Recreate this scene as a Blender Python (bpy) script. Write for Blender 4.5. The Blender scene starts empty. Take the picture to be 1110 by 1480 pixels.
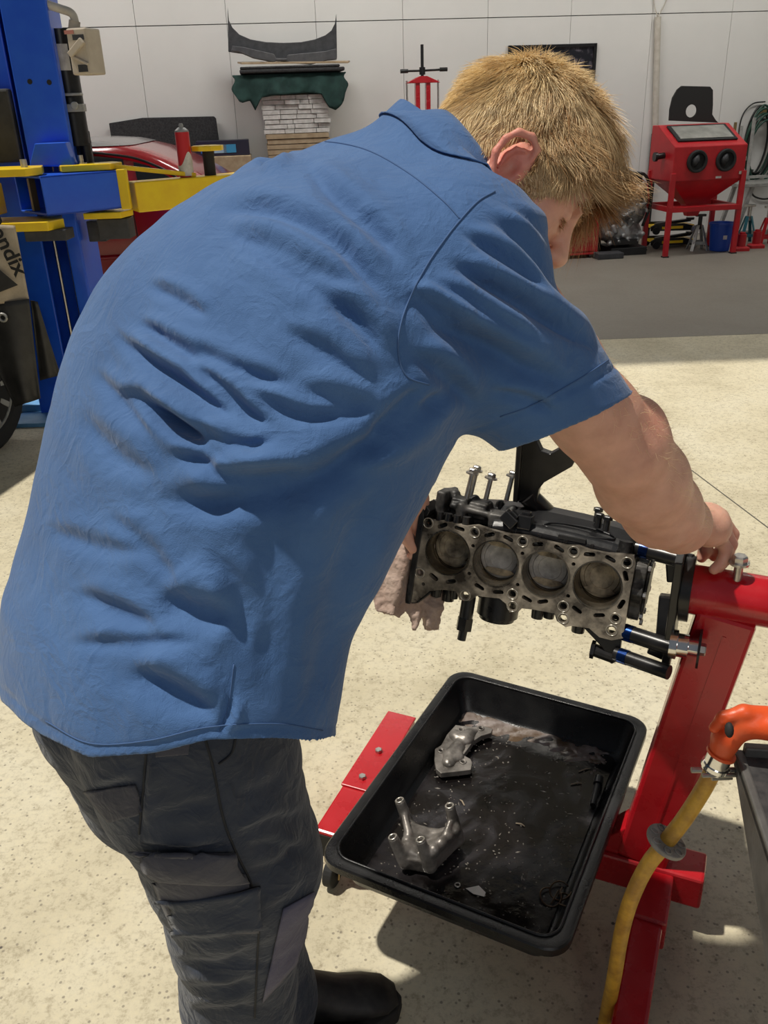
import bpy, bmesh, math, random
import numpy as np
from mathutils import Vector, Matrix, geometry
random.seed(7); rng = np.random.default_rng(7)
scene = bpy.context.scene
COL = scene.collection

# ------------------------------------------------------------------ camera
CAM = np.array([0.0, 0.0, 1.55])
FPX = 1250.0                                   # focal length for a 1110 x 1480 frame
pit, rol = math.radians(25.27), math.radians(2.0)
FWD = np.array([0, math.cos(pit), -math.sin(pit)])
_r = np.array([1.0, 0, 0]); _d = np.array([0, -math.sin(pit), -math.cos(pit)])
RGT = _r * math.cos(rol) + _d * math.sin(rol)
DWN = _d * math.cos(rol) - _r * math.sin(rol)
cam_data = bpy.data.cameras.new('camera'); cam = bpy.data.objects.new('camera', cam_data); COL.objects.link(cam)
cam_data.sensor_fit = 'VERTICAL'; cam_data.sensor_height = 36.0; cam_data.sensor_width = 27.0
cam_data.lens = 36.0 * FPX / 1480.0
cam_data.clip_start = 0.05; cam_data.clip_end = 100
M = Matrix.Identity(4)
for i in range(3):
    M[i][0], M[i][1], M[i][2], M[i][3] = RGT[i], -DWN[i], -FWD[i], CAM[i]
cam.matrix_world = M
scene.camera = cam

# ------------------------------------------------------------------ light
world = bpy.data.worlds.new('world'); scene.world = world; world.use_nodes = True
bg = world.node_tree.nodes['Background']
bg.inputs[0].default_value = (0.80, 0.88, 1.0, 1); bg.inputs[1].default_value = 0.15
sun_d = bpy.data.lights.new('sun', 'SUN'); sun = bpy.data.objects.new('sun', sun_d); COL.objects.link(sun)
sun_d.energy = 3.8; sun_d.angle = math.radians(1.6); sun_d.color = (1.0, 0.94, 0.84)
sun.rotation_euler = Vector((0.40, -0.03, -1.0)).to_track_quat('-Z', 'Y').to_euler()
for i, (x, y, e) in enumerate(((-4.0, 8.0, 70), (0.0, 8.1, 70), (4.0, 8.4, 70))):     # strip lamps under the workshop roof
    ld = bpy.data.lights.new('roof_lamp', 'AREA'); lo = bpy.data.objects.new('roof_lamp', ld); COL.objects.link(lo)
    ld.shape = 'RECTANGLE'; ld.size = 2.6; ld.size_y = 0.5; ld.energy = e; ld.color = (1.0, 0.98, 0.94)
    lo.location = (x, y, 4.7); lo.rotation_euler = Vector((0.0, 0.35, -1)).to_track_quat('-Z', 'Y').to_euler()
ld = bpy.data.lights.new('fill_lamp', 'AREA'); lo = bpy.data.objects.new('fill_lamp', ld); COL.objects.link(lo)          # fill light added behind the camera to brighten the engine deck and bores
ld.shape = 'RECTANGLE'; ld.size = 1.8; ld.size_y = 0.9; ld.energy = 26; ld.color = (1.0, 0.97, 0.93)
lo.location = (1.0, -2.6, 3.1); lo.rotation_euler = Vector((-.15, 1.0, -.52)).to_track_quat('-Z', 'Y').to_euler()
vs = scene.view_settings
vs.view_transform = 'Standard'; vs.look = 'None'; vs.gamma = 1.0; vs.exposure = 0.0; vs.use_curve_mapping = False

# ------------------------------------------------------------------ helpers
def at(px, py, z):                              # a point z metres in front of the lens along the picture ray
    return CAM + z * (FWD + (px - 555) / FPX * RGT + (py - 740) / FPX * DWN)
def ground(px, py, h=0.0):
    d = FWD + (px - 555) / FPX * RGT + (py - 740) / FPX * DWN
    return CAM + d * ((h - CAM[2]) / d[2])
def pix(V):
    v = np.asarray(V) - CAM; z = v @ FWD
    return 555 + FPX * (v @ RGT) / z, 740 + FPX * (v @ DWN) / z, z
def nrm(v):
    v = np.asarray(v, float); return v / np.linalg.norm(v)
def worldloc(o):
    p = Vector((0, 0, 0))
    while o is not None: p = p + o.location; o = o.parent
    return p
def thing(name, label, cat, loc=(0, 0, 0), group=None):
    o = bpy.data.objects.new(name, None); COL.objects.link(o); o.location = Vector([float(v) for v in loc]); o.empty_display_size = .05
    o['label'] = label; o['category'] = cat
    if group: o['group'] = group
    return o
def tag(o, label, cat, group=None):
    o['label'] = label; o['category'] = cat
    if group: o['group'] = group
    return o
def dup(root, off, label=None):
    r = root.copy(); COL.objects.link(r); r.location = root.location + Vector(off)
    if label: r['label'] = label
    for ch in list(root.children):
        c = ch.copy(); COL.objects.link(c); c.parent = r
        for g in list(ch.children):
            d = g.copy(); COL.objects.link(d); d.parent = c
    return r
class Fr:                                       # a local frame
    def __init__(s, O=(0, 0, 0), X=(1, 0, 0), Y=(0, 1, 0), Z=(0, 0, 1)):
        s.O, s.X, s.Y, s.Z = [np.array(v, float) for v in (O, X, Y, Z)]
    def __call__(s, x, y=None, z=None):
        if y is None: x, y, z = x
        return s.O + x * s.X + y * s.Y + z * s.Z
    def at(s, x, y, z): return Fr(s(x, y, z), s.X, s.Y, s.Z)
def heading(O, deg):
    a = math.radians(deg); return Fr(O, (math.cos(a), math.sin(a), 0), (-math.sin(a), math.cos(a), 0))
def perp(d):
    d = nrm(d); a = np.array([0, 0, 1.0]) if abs(d[2]) < .9 else np.array([1.0, 0, 0])
    u = nrm(np.cross(d, a)); return u, np.cross(d, u)
def smooth_path(P, n=6):
    P = [np.array(p, float) for p in P]; out = []
    Q = [2 * P[0] - P[1]] + P + [2 * P[-1] - P[-2]]
    for i in range(1, len(Q) - 2):
        a, b, c, d = Q[i - 1:i + 3]
        for k in range(n):
            t = k / n
            out.append(.5 * (2 * b + (c - a) * t + (2 * a - 5 * b + 4 * c - d) * t * t + (3 * b - a - 3 * c + d) * t ** 3))
    out.append(P[-1]); return out
class MB:
    def __init__(s, fr=None): s.v = []; s.f = []; s.fr = fr or Fr()
    def add(s, vs, fs, local=True):
        b = len(s.v)
        s.v += [s.fr(*p) for p in vs] if local else [np.array(p, float) for p in vs]
        s.f += [tuple(i + b for i in f) for f in fs]; return s
    def box(s, c, d):
        x, y, z = c; a, b, h = d[0] / 2, d[1] / 2, d[2] / 2
        vs = [(x + i * a, y + j * b, z + k * h) for k in (-1, 1) for j in (-1, 1) for i in (-1, 1)]
        return s.add(vs, [(0, 2, 3, 1), (4, 5, 7, 6), (0, 1, 5, 4), (2, 6, 7, 3), (0, 4, 6, 2), (1, 3, 7, 5)])
    def beam(s, a, b, w, h, up=(0, 0, 1)):      # rectangular bar from a to b (local points)
        a, b = s.fr(*a), s.fr(*b); d = nrm(b - a); up = np.array(up, float)
        up = up if np.linalg.norm(np.cross(d, nrm(up))) > .05 else np.array([0, 1.0, 0]); u = nrm(np.cross(d, up)); v = np.cross(u, d)
        vs = [p + u * i * w / 2 + v * j * h / 2 for p in (a, b) for j in (-1, 1) for i in (-1, 1)]
        return s.add(vs, [(0, 2, 3, 1), (4, 5, 7, 6), (0, 1, 5, 4), (2, 6, 7, 3), (0, 4, 6, 2), (1, 3, 7, 5)], False)
    def tube(s, path, r, n=12, cap=True, local=True, flat=None):
        P = [s.fr(*p) for p in path] if local else [np.array(p, float) for p in path]
        R = r if hasattr(r, '__len__') else [r] * len(P)
        vs = []; u = None
        for i, p in enumerate(P):
            d = nrm(P[min(i + 1, len(P) - 1)] - P[max(i - 1, 0)])
            if u is None: u, v = perp(d)
            else:
                u = nrm(u - d * (u @ d)); v = np.cross(d, u)
            for k in range(n):
                t = 2 * math.pi * k / n; vs.append(p + R[i] * (math.cos(t) * u + math.sin(t) * v))
        fs = [(i * n + k, i * n + (k + 1) % n, (i + 1) * n + (k + 1) % n, (i + 1) * n + k) for i in range(len(P) - 1) for k in range(n)]
        if cap: fs += [tuple(range(n))[::-1], tuple((len(P) - 1) * n + k for k in range(n))]
        return s.add(vs, fs, False)
    def cyl(s, a, b, r, r2=None, n=16): return s.tube([a, b], [r, r if r2 is None else r2], n)
    def rings(s, L, cap=True, local=True):      # loft closed rings of equal count
        n = len(L[0]); vs = [p for r in L for p in r]
        fs = [(i * n + k, i * n + (k + 1) % n, (i + 1) * n + (k + 1) % n, (i + 1) * n + k) for i in range(len(L) - 1) for k in range(n)]
        if cap: fs += [tuple(range(n))[::-1], tuple((len(L) - 1) * n + k for k in range(n))]
        return s.add(vs, fs, local)
    def prism(s, poly, z0, z1, plane='xy'):     # polygon extruded along the remaining axis
        m = {'xy': lambda a, b, c: (a, b, c), 'xz': lambda a, b, c: (a, c, b), 'yz': lambda a, b, c: (c, a, b)}[plane]
        n = len(poly); vs = [m(a, b, z0) for a, b in poly] + [m(a, b, z1) for a, b in poly]
        return s.add(vs, [tuple(range(n))[::-1], tuple(range(n, 2 * n))] + [(k, (k + 1) % n, n + (k + 1) % n, n + k) for k in range(n)])
    def plate(s, outline, holes, z0, z1):       # a flat plate with real holes (local xy)
        loops = [outline] + holes; pts = []; edges = []
        for lp in loops:
            b = len(pts); pts += [Vector((float(x), float(y))) for x, y in lp]; edges += [(b + i, b + (i + 1) % len(lp)) for i in range(len(lp))]
        v2, e2, f2, *_ = geometry.delaunay_2d_cdt(pts, edges, [], 0, 1e-6)
        def inside(p, lp):
            c = False; j = len(lp) - 1
            for i in range(len(lp)):
                if (lp[i][1] > p[1]) != (lp[j][1] > p[1]) and p[0] < (lp[j][0] - lp[i][0]) * (p[1] - lp[i][1]) / (lp[j][1] - lp[i][1]) + lp[i][0]: c = not c
                j = i
            return c
        keep = []
        for f in f2:
            c = sum((v2[i] for i in f), Vector((0, 0))) / len(f)
            if inside(c, outline) and not any(inside(c, h) for h in holes): keep.append(tuple(f))
        n = len(v2)
        fs = [tuple(f) for f in keep] + [tuple(i + n for i in reversed(f)) for f in keep]
        ed = {}
        for f in keep:
            for i in range(len(f)):
                a, b = f[i], f[(i + 1) % len(f)]
                if (b, a) in ed: del ed[(b, a)]
                else: ed[(a, b)] = 1
        fs += [(b, a, a + n, b + n) for a, b in ed]
        return s.add([(p.x, p.y, z1) for p in v2] + [(p.x, p.y, z0) for p in v2], fs)
    def ball(s, c, r, n=12, m=8, sc=(1, 1, 1)):
        L = []
        for i in range(m + 1):
            t = math.pi * (i + .02 if i == 0 else i - .02 if i == m else i) / m
            L.append([(c[0] + sc[0] * r * math.sin(t) * math.cos(2 * math.pi * k / n), c[1] + sc[1] * r * math.sin(t) * math.sin(2 * math.pi * k / n), c[2] - sc[2] * r * math.cos(t)) for k in range(n)])
        return s.rings(L)
    def build(s, name, m, parent=None, smooth=False, bevel=0, seg=2, label=None, solid=0, weld=False):
        me = bpy.data.meshes.new(name); off = np.array(worldloc(parent)) if parent else np.zeros(3)
        V = np.array(s.v)
        if parent is None:                      # origin at the base of the mesh
            off = np.array([(V[:, 0].min() + V[:, 0].max()) / 2, (V[:, 1].min() + V[:, 1].max()) / 2, V[:, 2].min()])
        me.from_pydata([tuple(p) for p in V - off], [], s.f); me.update()
        bm = bmesh.new(); bm.from_mesh(me)
        if weld: bmesh.ops.remove_doubles(bm, verts=bm.verts, dist=1e-5)
        bmesh.ops.recalc_face_normals(bm, faces=bm.faces); bm.to_mesh(me); bm.free()
        o = bpy.data.objects.new(name, me); COL.objects.link(o); me.materials.append(m)
        if parent: o.parent = parent
        else: o.location = off
        if smooth:
            for p in me.polygons: p.use_smooth = True
            if smooth == 'auto':
                for e in me.edges: pass
                me.set_sharp_from_angle(angle=math.radians(38))
        if solid:
            md = o.modifiers.new('solid', 'SOLIDIFY'); md.thickness = solid; md.offset = 0
        if bevel:
            md = o.modifiers.new('bevel', 'BEVEL'); md.width = bevel; md.segments = seg; md.limit_method = 'ANGLE'; md.angle_limit = math.radians(35)
        if label: o['label'] = label
        return o
def struct(o): o['kind'] = 'structure'; return o
def npmesh(name, V, Fq, m, parent=None, smooth=True):
    me = bpy.data.meshes.new(name); off = np.array(worldloc(parent)) if parent else np.zeros(3)
    me.from_pydata((V - off).tolist(), [], Fq.tolist() if hasattr(Fq, 'tolist') else Fq); me.update()
    o = bpy.data.objects.new(name, me); COL.objects.link(o); me.materials.append(m)
    if parent: o.parent = parent
    if smooth: me.polygons.foreach_set('use_smooth', [True] * len(me.polygons))
    return o
def circle(cx, cy, r, n=24, a0=0.0): return [(cx + r * math.cos(a0 + 2 * math.pi * k / n), cy + r * math.sin(a0 + 2 * math.pi * k / n)) for k in range(n)]
def slot(cx, cy, L, w, ang, n=5):
    out = []
    for e, s in ((1, -1), (-1, 1)):
        for k in range(n):
            t = math.radians(-90 + 180 * k / (n - 1)) + (0 if e > 0 else math.pi)
            out.append((e * (L - w) / 2 + w / 2 * math.cos(t), w / 2 * math.sin(t)))
    c, s_ = math.cos(ang), math.sin(ang)
    return [(cx + x * c - y * s_, cy + x * s_ + y * c) for x, y in out]
def rrect(w, h, r, n=5, cx=0, cy=0):
    out = []
    for sx, sy, a in ((1, 1, 0), (-1, 1, 90), (-1, -1, 180), (1, -1, 270)):
        for k in range(n):
            t = math.radians(a + 90 * k / (n - 1)); out.append((cx + sx * (w / 2 - r) + r * math.cos(t), cy + sy * (h / 2 - r) + r * math.sin(t)))
    return out

# signed-distance field sculpting, meshed with surface nets
class Field:
    def __init__(s, lo, hi, h):
        s.lo = np.array(lo, float); s.h = h; s.n = np.ceil((np.array(hi) - s.lo) / h).astype(int) + 1
        s.val = np.full(s.n, 1.0, np.float32)
    def sub(s, lo, hi):
        a = np.clip(np.floor((np.array(lo) - s.lo) / s.h).astype(int), 0, s.n - 1); b = np.clip(np.ceil((np.array(hi) - s.lo) / s.h).astype(int) + 1, 1, s.n)
        ax = [(s.lo[i] + s.h * np.arange(a[i], b[i])).astype(np.float32) for i in range(3)]
        return tuple(slice(a[i], b[i]) for i in range(3)), np.stack(np.meshgrid(*ax, indexing='ij'), -1)
    def put(s, fn, lo, hi, k=.01, op='+'):
        m = 2 * k + 4 * s.h
        sl, P = s.sub(np.array(lo) - m, np.array(hi) + m)
        if min(P.shape[:3]) == 0: return s
        d = fn(P).astype(np.float32); c = s.val[sl]
        if op == '+': hh = np.clip(.5 + .5 * (c - d) / k, 0, 1); s.val[sl] = c * (1 - hh) + d * hh - k * hh * (1 - hh)
        else: hh = np.clip(.5 - .5 * (c + d) / k, 0, 1); s.val[sl] = c * (1 - hh) - d * hh + k * hh * (1 - hh)
        return s
    def cone(s, a, b, ra, rb, k=.01, op='+', squash=None):
        a, b = np.array(a, np.float32), np.array(b, np.float32); ba = b - a; L2 = max(float(ba @ ba), 1e-9); r = max(ra, rb)
        def fn(P):
            p = P - a
            if squash is not None:
                ax, fac = np.array(squash[0], np.float32), squash[1]; p = p + ((1 / fac - 1) * (p @ ax))[..., None] * ax
            t = np.clip((p @ ba) / L2, 0, 1)
            return np.linalg.norm(p - t[..., None] * ba, axis=-1) - (ra + (rb - ra) * t)
        return s.put(fn, np.minimum(a, b) - r, np.maximum(a, b) + r, k, op)
    def ell(s, c, r, axes=None, k=.01, op='+'):
        c = np.array(c, np.float32); r = np.array(r, np.float32); A = np.eye(3, dtype=np.float32) if axes is None else np.array(axes, np.float32)
        def fn(P):
            q = (P - c) @ A.T; k0 = np.linalg.norm(q / r, axis=-1); k1 = np.linalg.norm(q / (r * r), axis=-1) + 1e-9
            return k0 * (k0 - 1) / k1
        m = float(r.max()); return s.put(fn, c - m, c + m, k, op)
    def box(s, c, half, axes, r=.003, k=.004, op='+'):
        c = np.array(c, np.float32); A = np.array(axes, np.float32); hf = np.array(half, np.float32) - r
        def fn(P):
            q = np.abs((P - c) @ A.T) - hf
            return np.linalg.norm(np.maximum(q, 0), axis=-1) + np.minimum(q.max(-1), 0) - r
        m = float(np.linalg.norm(half)); return s.put(fn, c - m, c + m, k, op)
    def chain(s, P, R, k=.01, op='+', squash=None):
        for i in range(len(P) - 1): s.cone(P[i], P[i + 1], R[i], R[i + 1], k, op, squash)
        return s
    def mesh(s):
        f = s.val; n = np.array(f.shape); ins = f < 0
        c = np.zeros(n - 1, np.int8)
        for i in (0, 1):
            for j in (0, 1):
                for k in (0, 1): c += ins[i:n[0] - 1 + i, j:n[1] - 1 + j, k:n[2] - 1 + k]
        act = np.argwhere((c > 0) & (c < 8)); idx = -np.ones(n - 1, np.int64); idx[tuple(act.T)] = np.arange(len(act))
        acc = np.zeros((len(act), 3)); cnt = np.zeros(len(act))
        cor = [np.array((i, j, k)) for i in (0, 1) for j in (0, 1) for k in (0, 1)]
        for p in cor:
            for ax in range(3):
                if p[ax]: continue
                q = p.copy(); q[ax] = 1
                fa = f[tuple((act + p).T)]; fb = f[tuple((act + q).T)]; cr = (fa < 0) != (fb < 0)
                t = np.where(cr, fa / np.where(cr, fa - fb, 1), 0)
                pt = p + t[:, None] * (q - p); acc[cr] += pt[cr]; cnt[cr] += 1
        V = s.lo + s.h * (act + acc / cnt[:, None]); Q = []
        for ax in range(3):
            b, d = (ax + 1) % 3, (ax + 2) % 3
            lo = [slice(None)] * 3; hi = [slice(None)] * 3; lo[ax] = slice(0, n[ax] - 1); hi[ax] = slice(1, n[ax])
            cr = np.argwhere(ins[tuple(lo)] != ins[tuple(hi)]); cr = cr[(cr[:, b] > 0) & (cr[:, d] > 0) & (cr[:, b] < n[b] - 1) & (cr[:, d] < n[d] - 1)]
            fl = ins[tuple(cr.T)]
            q = []
            for ob, od in ((-1, -1), (0, -1), (0, 0), (-1, 0)):
                w = cr.copy(); w[:, b] += ob; w[:, d] += od; q.append(idx[tuple(w.T)])
            q = np.stack(q, 1); q[~fl] = q[~fl][:, ::-1]; Q.append(q)
        return V, np.concatenate(Q)
def vnormals(V, Q):
    n = np.cross(V[Q[:, 2]] - V[Q[:, 0]], V[Q[:, 3]] - V[Q[:, 1]]); N = np.zeros_like(V)
    for k in range(4): np.add.at(N, Q[:, k], n)
    return N / (np.linalg.norm(N, axis=1)[:, None] + 1e-12)
def relax(V, Q, it=2, lam=.5):
    e = np.concatenate([Q[:, [0, 1]], Q[:, [1, 2]], Q[:, [2, 3]], Q[:, [3, 0]]]); e = np.concatenate([e, e[:, ::-1]])
    cnt = np.bincount(e[:, 0], minlength=len(V))[:, None]
    for _ in range(it):
        A = np.stack([np.bincount(e[:, 0], V[e[:, 1], k], minlength=len(V)) for k in range(3)], 1) / np.maximum(cnt, 1)
        V = V + lam * (A - V)
    return V
def prune(V, Q, keepq):
    Q = Q[keepq]; used = np.zeros(len(V), bool); used[Q.ravel()] = True; m = np.cumsum(used) - 1
    return V[used], m[Q]
def polydist(X, Y, P):                          # distance, signed side and run along a polyline, for points X, Y
    best = np.full(len(X), 1e9); sd = np.zeros(len(X)); run = np.zeros(len(X)); P = [np.array(p, float) for p in P]
    seg = [np.linalg.norm(P[i + 1] - P[i]) for i in range(len(P) - 1)]; tot = sum(seg); acc = 0
    for i in range(len(P) - 1):
        d = (P[i + 1] - P[i]) / seg[i]; x, y = X - P[i][0], Y - P[i][1]
        t = np.clip(x * d[0] + y * d[1], 0, seg[i]); dx, dy = x - t * d[0], y - t * d[1]; q = np.hypot(dx, dy); m = q < best
        best[m] = q[m]; sd[m] = np.where(d[0] * y - d[1] * x > 0, 1, -1)[m]; run[m] = ((acc + t) / tot)[m]; acc += seg[i]
    return best, sd, run

# ------------------------------------------------------------------ materials
def srgb(r, g, b):
    return tuple(((c / 255) / 12.92 if c / 255 < .04045 else ((c / 255 + .055) / 1.055) ** 2.4) for c in (r, g, b)) + (1,)
def mat(name, c, rough=.5, metal=0., c2=None, ns=20., detail=4., lo=.35, hi=.65, bump=0., bs=None, spec=None, coat=0., sheen=0., sss=0., rvar=0., bd=4.):
    m = bpy.data.materials.new(name); m.use_nodes = True; nt = m.node_tree; N = nt.nodes; L = nt.links; b = N['Principled BSDF']
    b.inputs['Base Color'].default_value = c; b.inputs['Roughness'].default_value = rough; b.inputs['Metallic'].default_value = metal
    if spec is not None: b.inputs['Specular IOR Level'].default_value = spec
    if coat: b.inputs['Coat Weight'].default_value = coat; b.inputs['Coat Roughness'].default_value = .08
    if sheen: b.inputs['Sheen Weight'].default_value = sheen; b.inputs['Sheen Roughness'].default_value = .4
    if sss:
        b.inputs['Subsurface Weight'].default_value = sss; b.inputs['Subsurface Radius'].default_value = (1, .3, .15); b.inputs['Subsurface Scale'].default_value = .006
    tc = N.new('ShaderNodeTexCoord')
    def noise(scale, det):
        n = N.new('ShaderNodeTexNoise'); n.inputs['Scale'].default_value = scale; n.inputs['Detail'].default_value = det; n.inputs['Roughness'].default_value = .6
        L.new(tc.outputs['Object'], n.inputs['Vector']); return n
    if c2 is not None or rvar:
        n = noise(ns, detail); r = N.new('ShaderNodeValToRGB'); r.color_ramp.elements[0].position = lo; r.color_ramp.elements[1].position = hi
        r.color_ramp.elements[0].color = c; r.color_ramp.elements[1].color = c2 if c2 is not None else c
        L.new(n.outputs['Fac'], r.inputs['Fac']); L.new(r.outputs['Color'], b.inputs['Base Color'])
        if rvar:
            mr = N.new('ShaderNodeMapRange'); mr.inputs['From Min'].default_value = lo; mr.inputs['From Max'].default_value = hi
            mr.inputs['To Min'].default_value = max(rough - rvar, .03); mr.inputs['To Max'].default_value = min(rough + rvar, 1); L.new(n.outputs['Fac'], mr.inputs['Value']); L.new(mr.outputs[0], b.inputs['Roughness'])
    if bump:
        n = noise(bs or ns, bd); bp = N.new('ShaderNodeBump'); bp.inputs['Strength'].default_value = 1.0; bp.inputs['Distance'].default_value = bump
        L.new(n.outputs['Fac'], bp.inputs['Height']); L.new(bp.outputs['Normal'], b.inputs['Normal'])
    return m
# ------------------------------------------------------------------ the workshop itself
def concrete(name):
    m = bpy.data.materials.new(name); m.use_nodes = True; nt = m.node_tree; N, L = nt.nodes, nt.links; b = N['Principled BSDF']; b.inputs['Roughness'].default_value = .62
    tc = N.new('ShaderNodeTexCoord')
    def noise(s, d=5, r=.6):
        n = N.new('ShaderNodeTexNoise'); n.inputs['Scale'].default_value = s; n.inputs['Detail'].default_value = d; n.inputs['Roughness'].default_value = r; L.new(tc.outputs['Object'], n.inputs['Vector']); return n
    def ramp(n, stops, out='Fac'):
        r = N.new('ShaderNodeValToRGB'); e = r.color_ramp.elements
        e[0].position, e[0].color = stops[0]; e[1].position, e[1].color = stops[-1]
        for p, c in stops[1:-1]:
            x = e.new(p); x.color = c
        L.new(n.outputs[out], r.inputs['Fac']); return r
    def mix(fac, a, c, mode='MIX'):
        m_ = N.new('ShaderNodeMix'); m_.data_type = 'RGBA'; m_.blend_type = mode
        if isinstance(fac, float): m_.inputs[0].default_value = fac
        else: L.new(fac, m_.inputs[0])
        L.new(a, m_.inputs[6])
        if isinstance(c, tuple): m_.inputs[7].default_value = c
        else: L.new(c, m_.inputs[7])
        return m_.outputs[2]
    base = ramp(noise(2.2, 6), [(.3, (.45, .40, .275, 1)), (.5, (.57, .515, .37, 1)), (.72, (.62, .575, .44, 1))]).outputs[0]
    fine = ramp(noise(55, 6, .75), [(.3, (.60, .57, .52, 1)), (.5, (1, 1, 1, 1)), (.7, (1.08, 1.07, 1.03, 1))]).outputs[0]
    col = mix(1.0, base, fine, 'MULTIPLY')
    v = N.new('ShaderNodeTexVoronoi'); v.inputs['Scale'].default_value = 75; v.inputs['Randomness'].default_value = 1; L.new(tc.outputs['Object'], v.inputs['Vector'])
    chip = ramp(v, [(.0, (1, 1, 1, 1)), (.17, (1, 1, 1, 1)), (.27, (0, 0, 0, 1))], 'Distance').outputs[0]
    pick = ramp(v, [(.0, (0, 0, 0, 1)), (.52, (0, 0, 0, 1)), (.56, (1, 1, 1, 1))], 'Color').outputs[0]
    mk = N.new('ShaderNodeMath'); mk.operation = 'MULTIPLY'; L.new(chip, mk.inputs[0]); L.new(pick, mk.inputs[1])
    mk2 = N.new('ShaderNodeMath'); mk2.operation = 'MULTIPLY'; L.new(mk.outputs[0], mk2.inputs[0]); mk2.inputs[1].default_value = .62
    col = mix(mk2.outputs[0], col, (.13, .11, .085, 1))
    v2 = N.new('ShaderNodeTexVoronoi'); v2.inputs['Scale'].default_value = 16; L.new(tc.outputs['Object'], v2.inputs['Vector'])
    big = ramp(v2, [(.0, (1, 1, 1, 1)), (.045, (1, 1, 1, 1)), (.07, (0, 0, 0, 1))], 'Distance').outputs[0]
    pk2 = ramp(v2, [(.0, (0, 0, 0, 1)), (.72, (0, 0, 0, 1)), (.74, (1, 1, 1, 1))], 'Color').outputs[0]
    mk3 = N.new('ShaderNodeMath'); mk3.operation = 'MULTIPLY'; L.new(big, mk3.inputs[0]); L.new(pk2, mk3.inputs[1])
    col = mix(mk3.outputs[0], col, (.09, .075, .06, 1))
    stain = ramp(noise(1.1, 8, .7), [(.0, (0, 0, 0, 1)), (.62, (0, 0, 0, 1)), (.78, (.55, .55, .55, 1))]).outputs[0]
    col = mix(stain, col, (.30, .25, .18, 1))
    wp = ramp(noise(4.5, 9, .7), [(.0, (0, 0, 0, 1)), (.73, (0, 0, 0, 1)), (.80, (.8, .8, .8, 1))]).outputs[0]
    col = mix(wp, col, (.72, .70, .64, 1))
    sep = N.new('ShaderNodeSeparateXYZ'); L.new(tc.outputs['Object'], sep.inputs[0])
    if name == 'far_concrete':
        col = mix(.85, col, (.165, .15, .135, 1))  # far slab: the same concrete mixed towards a darker grey
    L.new(col, b.inputs['Base Color'])
    bp = N.new('ShaderNodeBump'); bp.inputs['Strength'].default_value = .5; bp.inputs['Distance'].default_value = .0015; L.new(noise(90, 4).outputs['Fac'], bp.inputs['Height']); L.new(bp.outputs['Normal'], b.inputs['Normal'])
    return m
M_floor = concrete('sealed_concrete'); M_far = concrete('far_concrete')
f = MB(); f.box((0, 2.0, -.05), (24, 8.0, .1)); struct(f.build('floor', M_floor))
f = MB(); f.box((0, 9.5, -.05), (24, 6.99, .1)); struct(f.build('floor', M_far))
M_joint = mat('saw_cut', (.10, .09, .075, 1), .9)
f = MB(); f.beam((1.36, 3.87, .0006), (1.56, 2.66, .0006), .006, .001); struct(f.build('trim_1', M_joint))
M_wall = mat('white_wall_sheet', (.70, .69, .66, 1), .7, c2=(.76, .75, .72, 1), ns=1.6, detail=7, lo=.25, hi=.75)
M_gap = mat('wall_gap', (.30, .29, .27, 1), .9)
WF = heading((0, 10.45, 0), 7.0)               # frame of the back wall: x along it, y into it
w = MB(WF); w.box((0, .06, 2.4), (22, .08, 4.8)); wall = struct(w.build('wall_back', M_gap))
xs_ = [-7.9 + .92 * i for i in range(18)]
for i in range(len(xs_) - 1):
    for z0, z1 in ((0, 2.34), (2.345, 4.75)):
        p = MB(WF); p.box(((xs_[i] + xs_[i + 1]) / 2, .0, (z0 + z1) / 2), (xs_[i + 1] - xs_[i] - .004, .04, z1 - z0 - .004)); p.build('panel', M_wall, wall)
M_roof = mat('roof_sheet', (.55, .55, .55, 1), .6)
f = MB(); f.box((0, 9.6, 5.1), (22, 8.2, .12)); struct(f.build('ceiling', M_roof))  # unseen roof, front edge placed so that it shades the far floor
f = MB(); f.box((-9, 9.3, 2.5), (.1, 7.0, 5)); struct(f.build('wall_left', M_wall))
f = MB(); f.box((9, 9.3, 2.5), (.1, 7.0, 5)); struct(f.build('wall_right', M_wall))
# ------------------------------------------------------------------ the mechanic
person = thing('person', 'man in blue short-sleeved work shirt and navy trousers bending over the engine block', 'person', (-0.25, 0.97, 0))
def skin_material():
    m = mat('skin', (.6, .33, .22, 1), .5, sss=.25, bump=.0006, bs=260, bd=6)
    nt = m.node_tree; N, L = nt.nodes, nt.links; b = N['Principled BSDF']
    at_ = N.new('ShaderNodeAttribute'); at_.attribute_name = 'tint'
    n = N.new('ShaderNodeTexNoise'); n.inputs['Scale'].default_value = 38; n.inputs['Detail'].default_value = 5
    tc = N.new('ShaderNodeTexCoord'); L.new(tc.outputs['Object'], n.inputs['Vector'])
    r = N.new('ShaderNodeValToRGB'); r.color_ramp.elements[0].position = .3; r.color_ramp.elements[1].position = .7
    r.color_ramp.elements[0].color = (.86, .80, .78, 1); r.color_ramp.elements[1].color = (1.05, 1.05, 1.05, 1); L.new(n.outputs['Fac'], r.inputs['Fac'])
    mx = N.new('ShaderNodeMix'); mx.data_type = 'RGBA'; mx.blend_type = 'MULTIPLY'; mx.inputs[0].default_value = 1
    L.new(at_.outputs['Color'], mx.inputs[6]); L.new(r.outputs['Color'], mx.inputs[7]); L.new(mx.outputs[2], b.inputs['Base Color'])
    return m
M_skin = skin_material()

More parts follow.
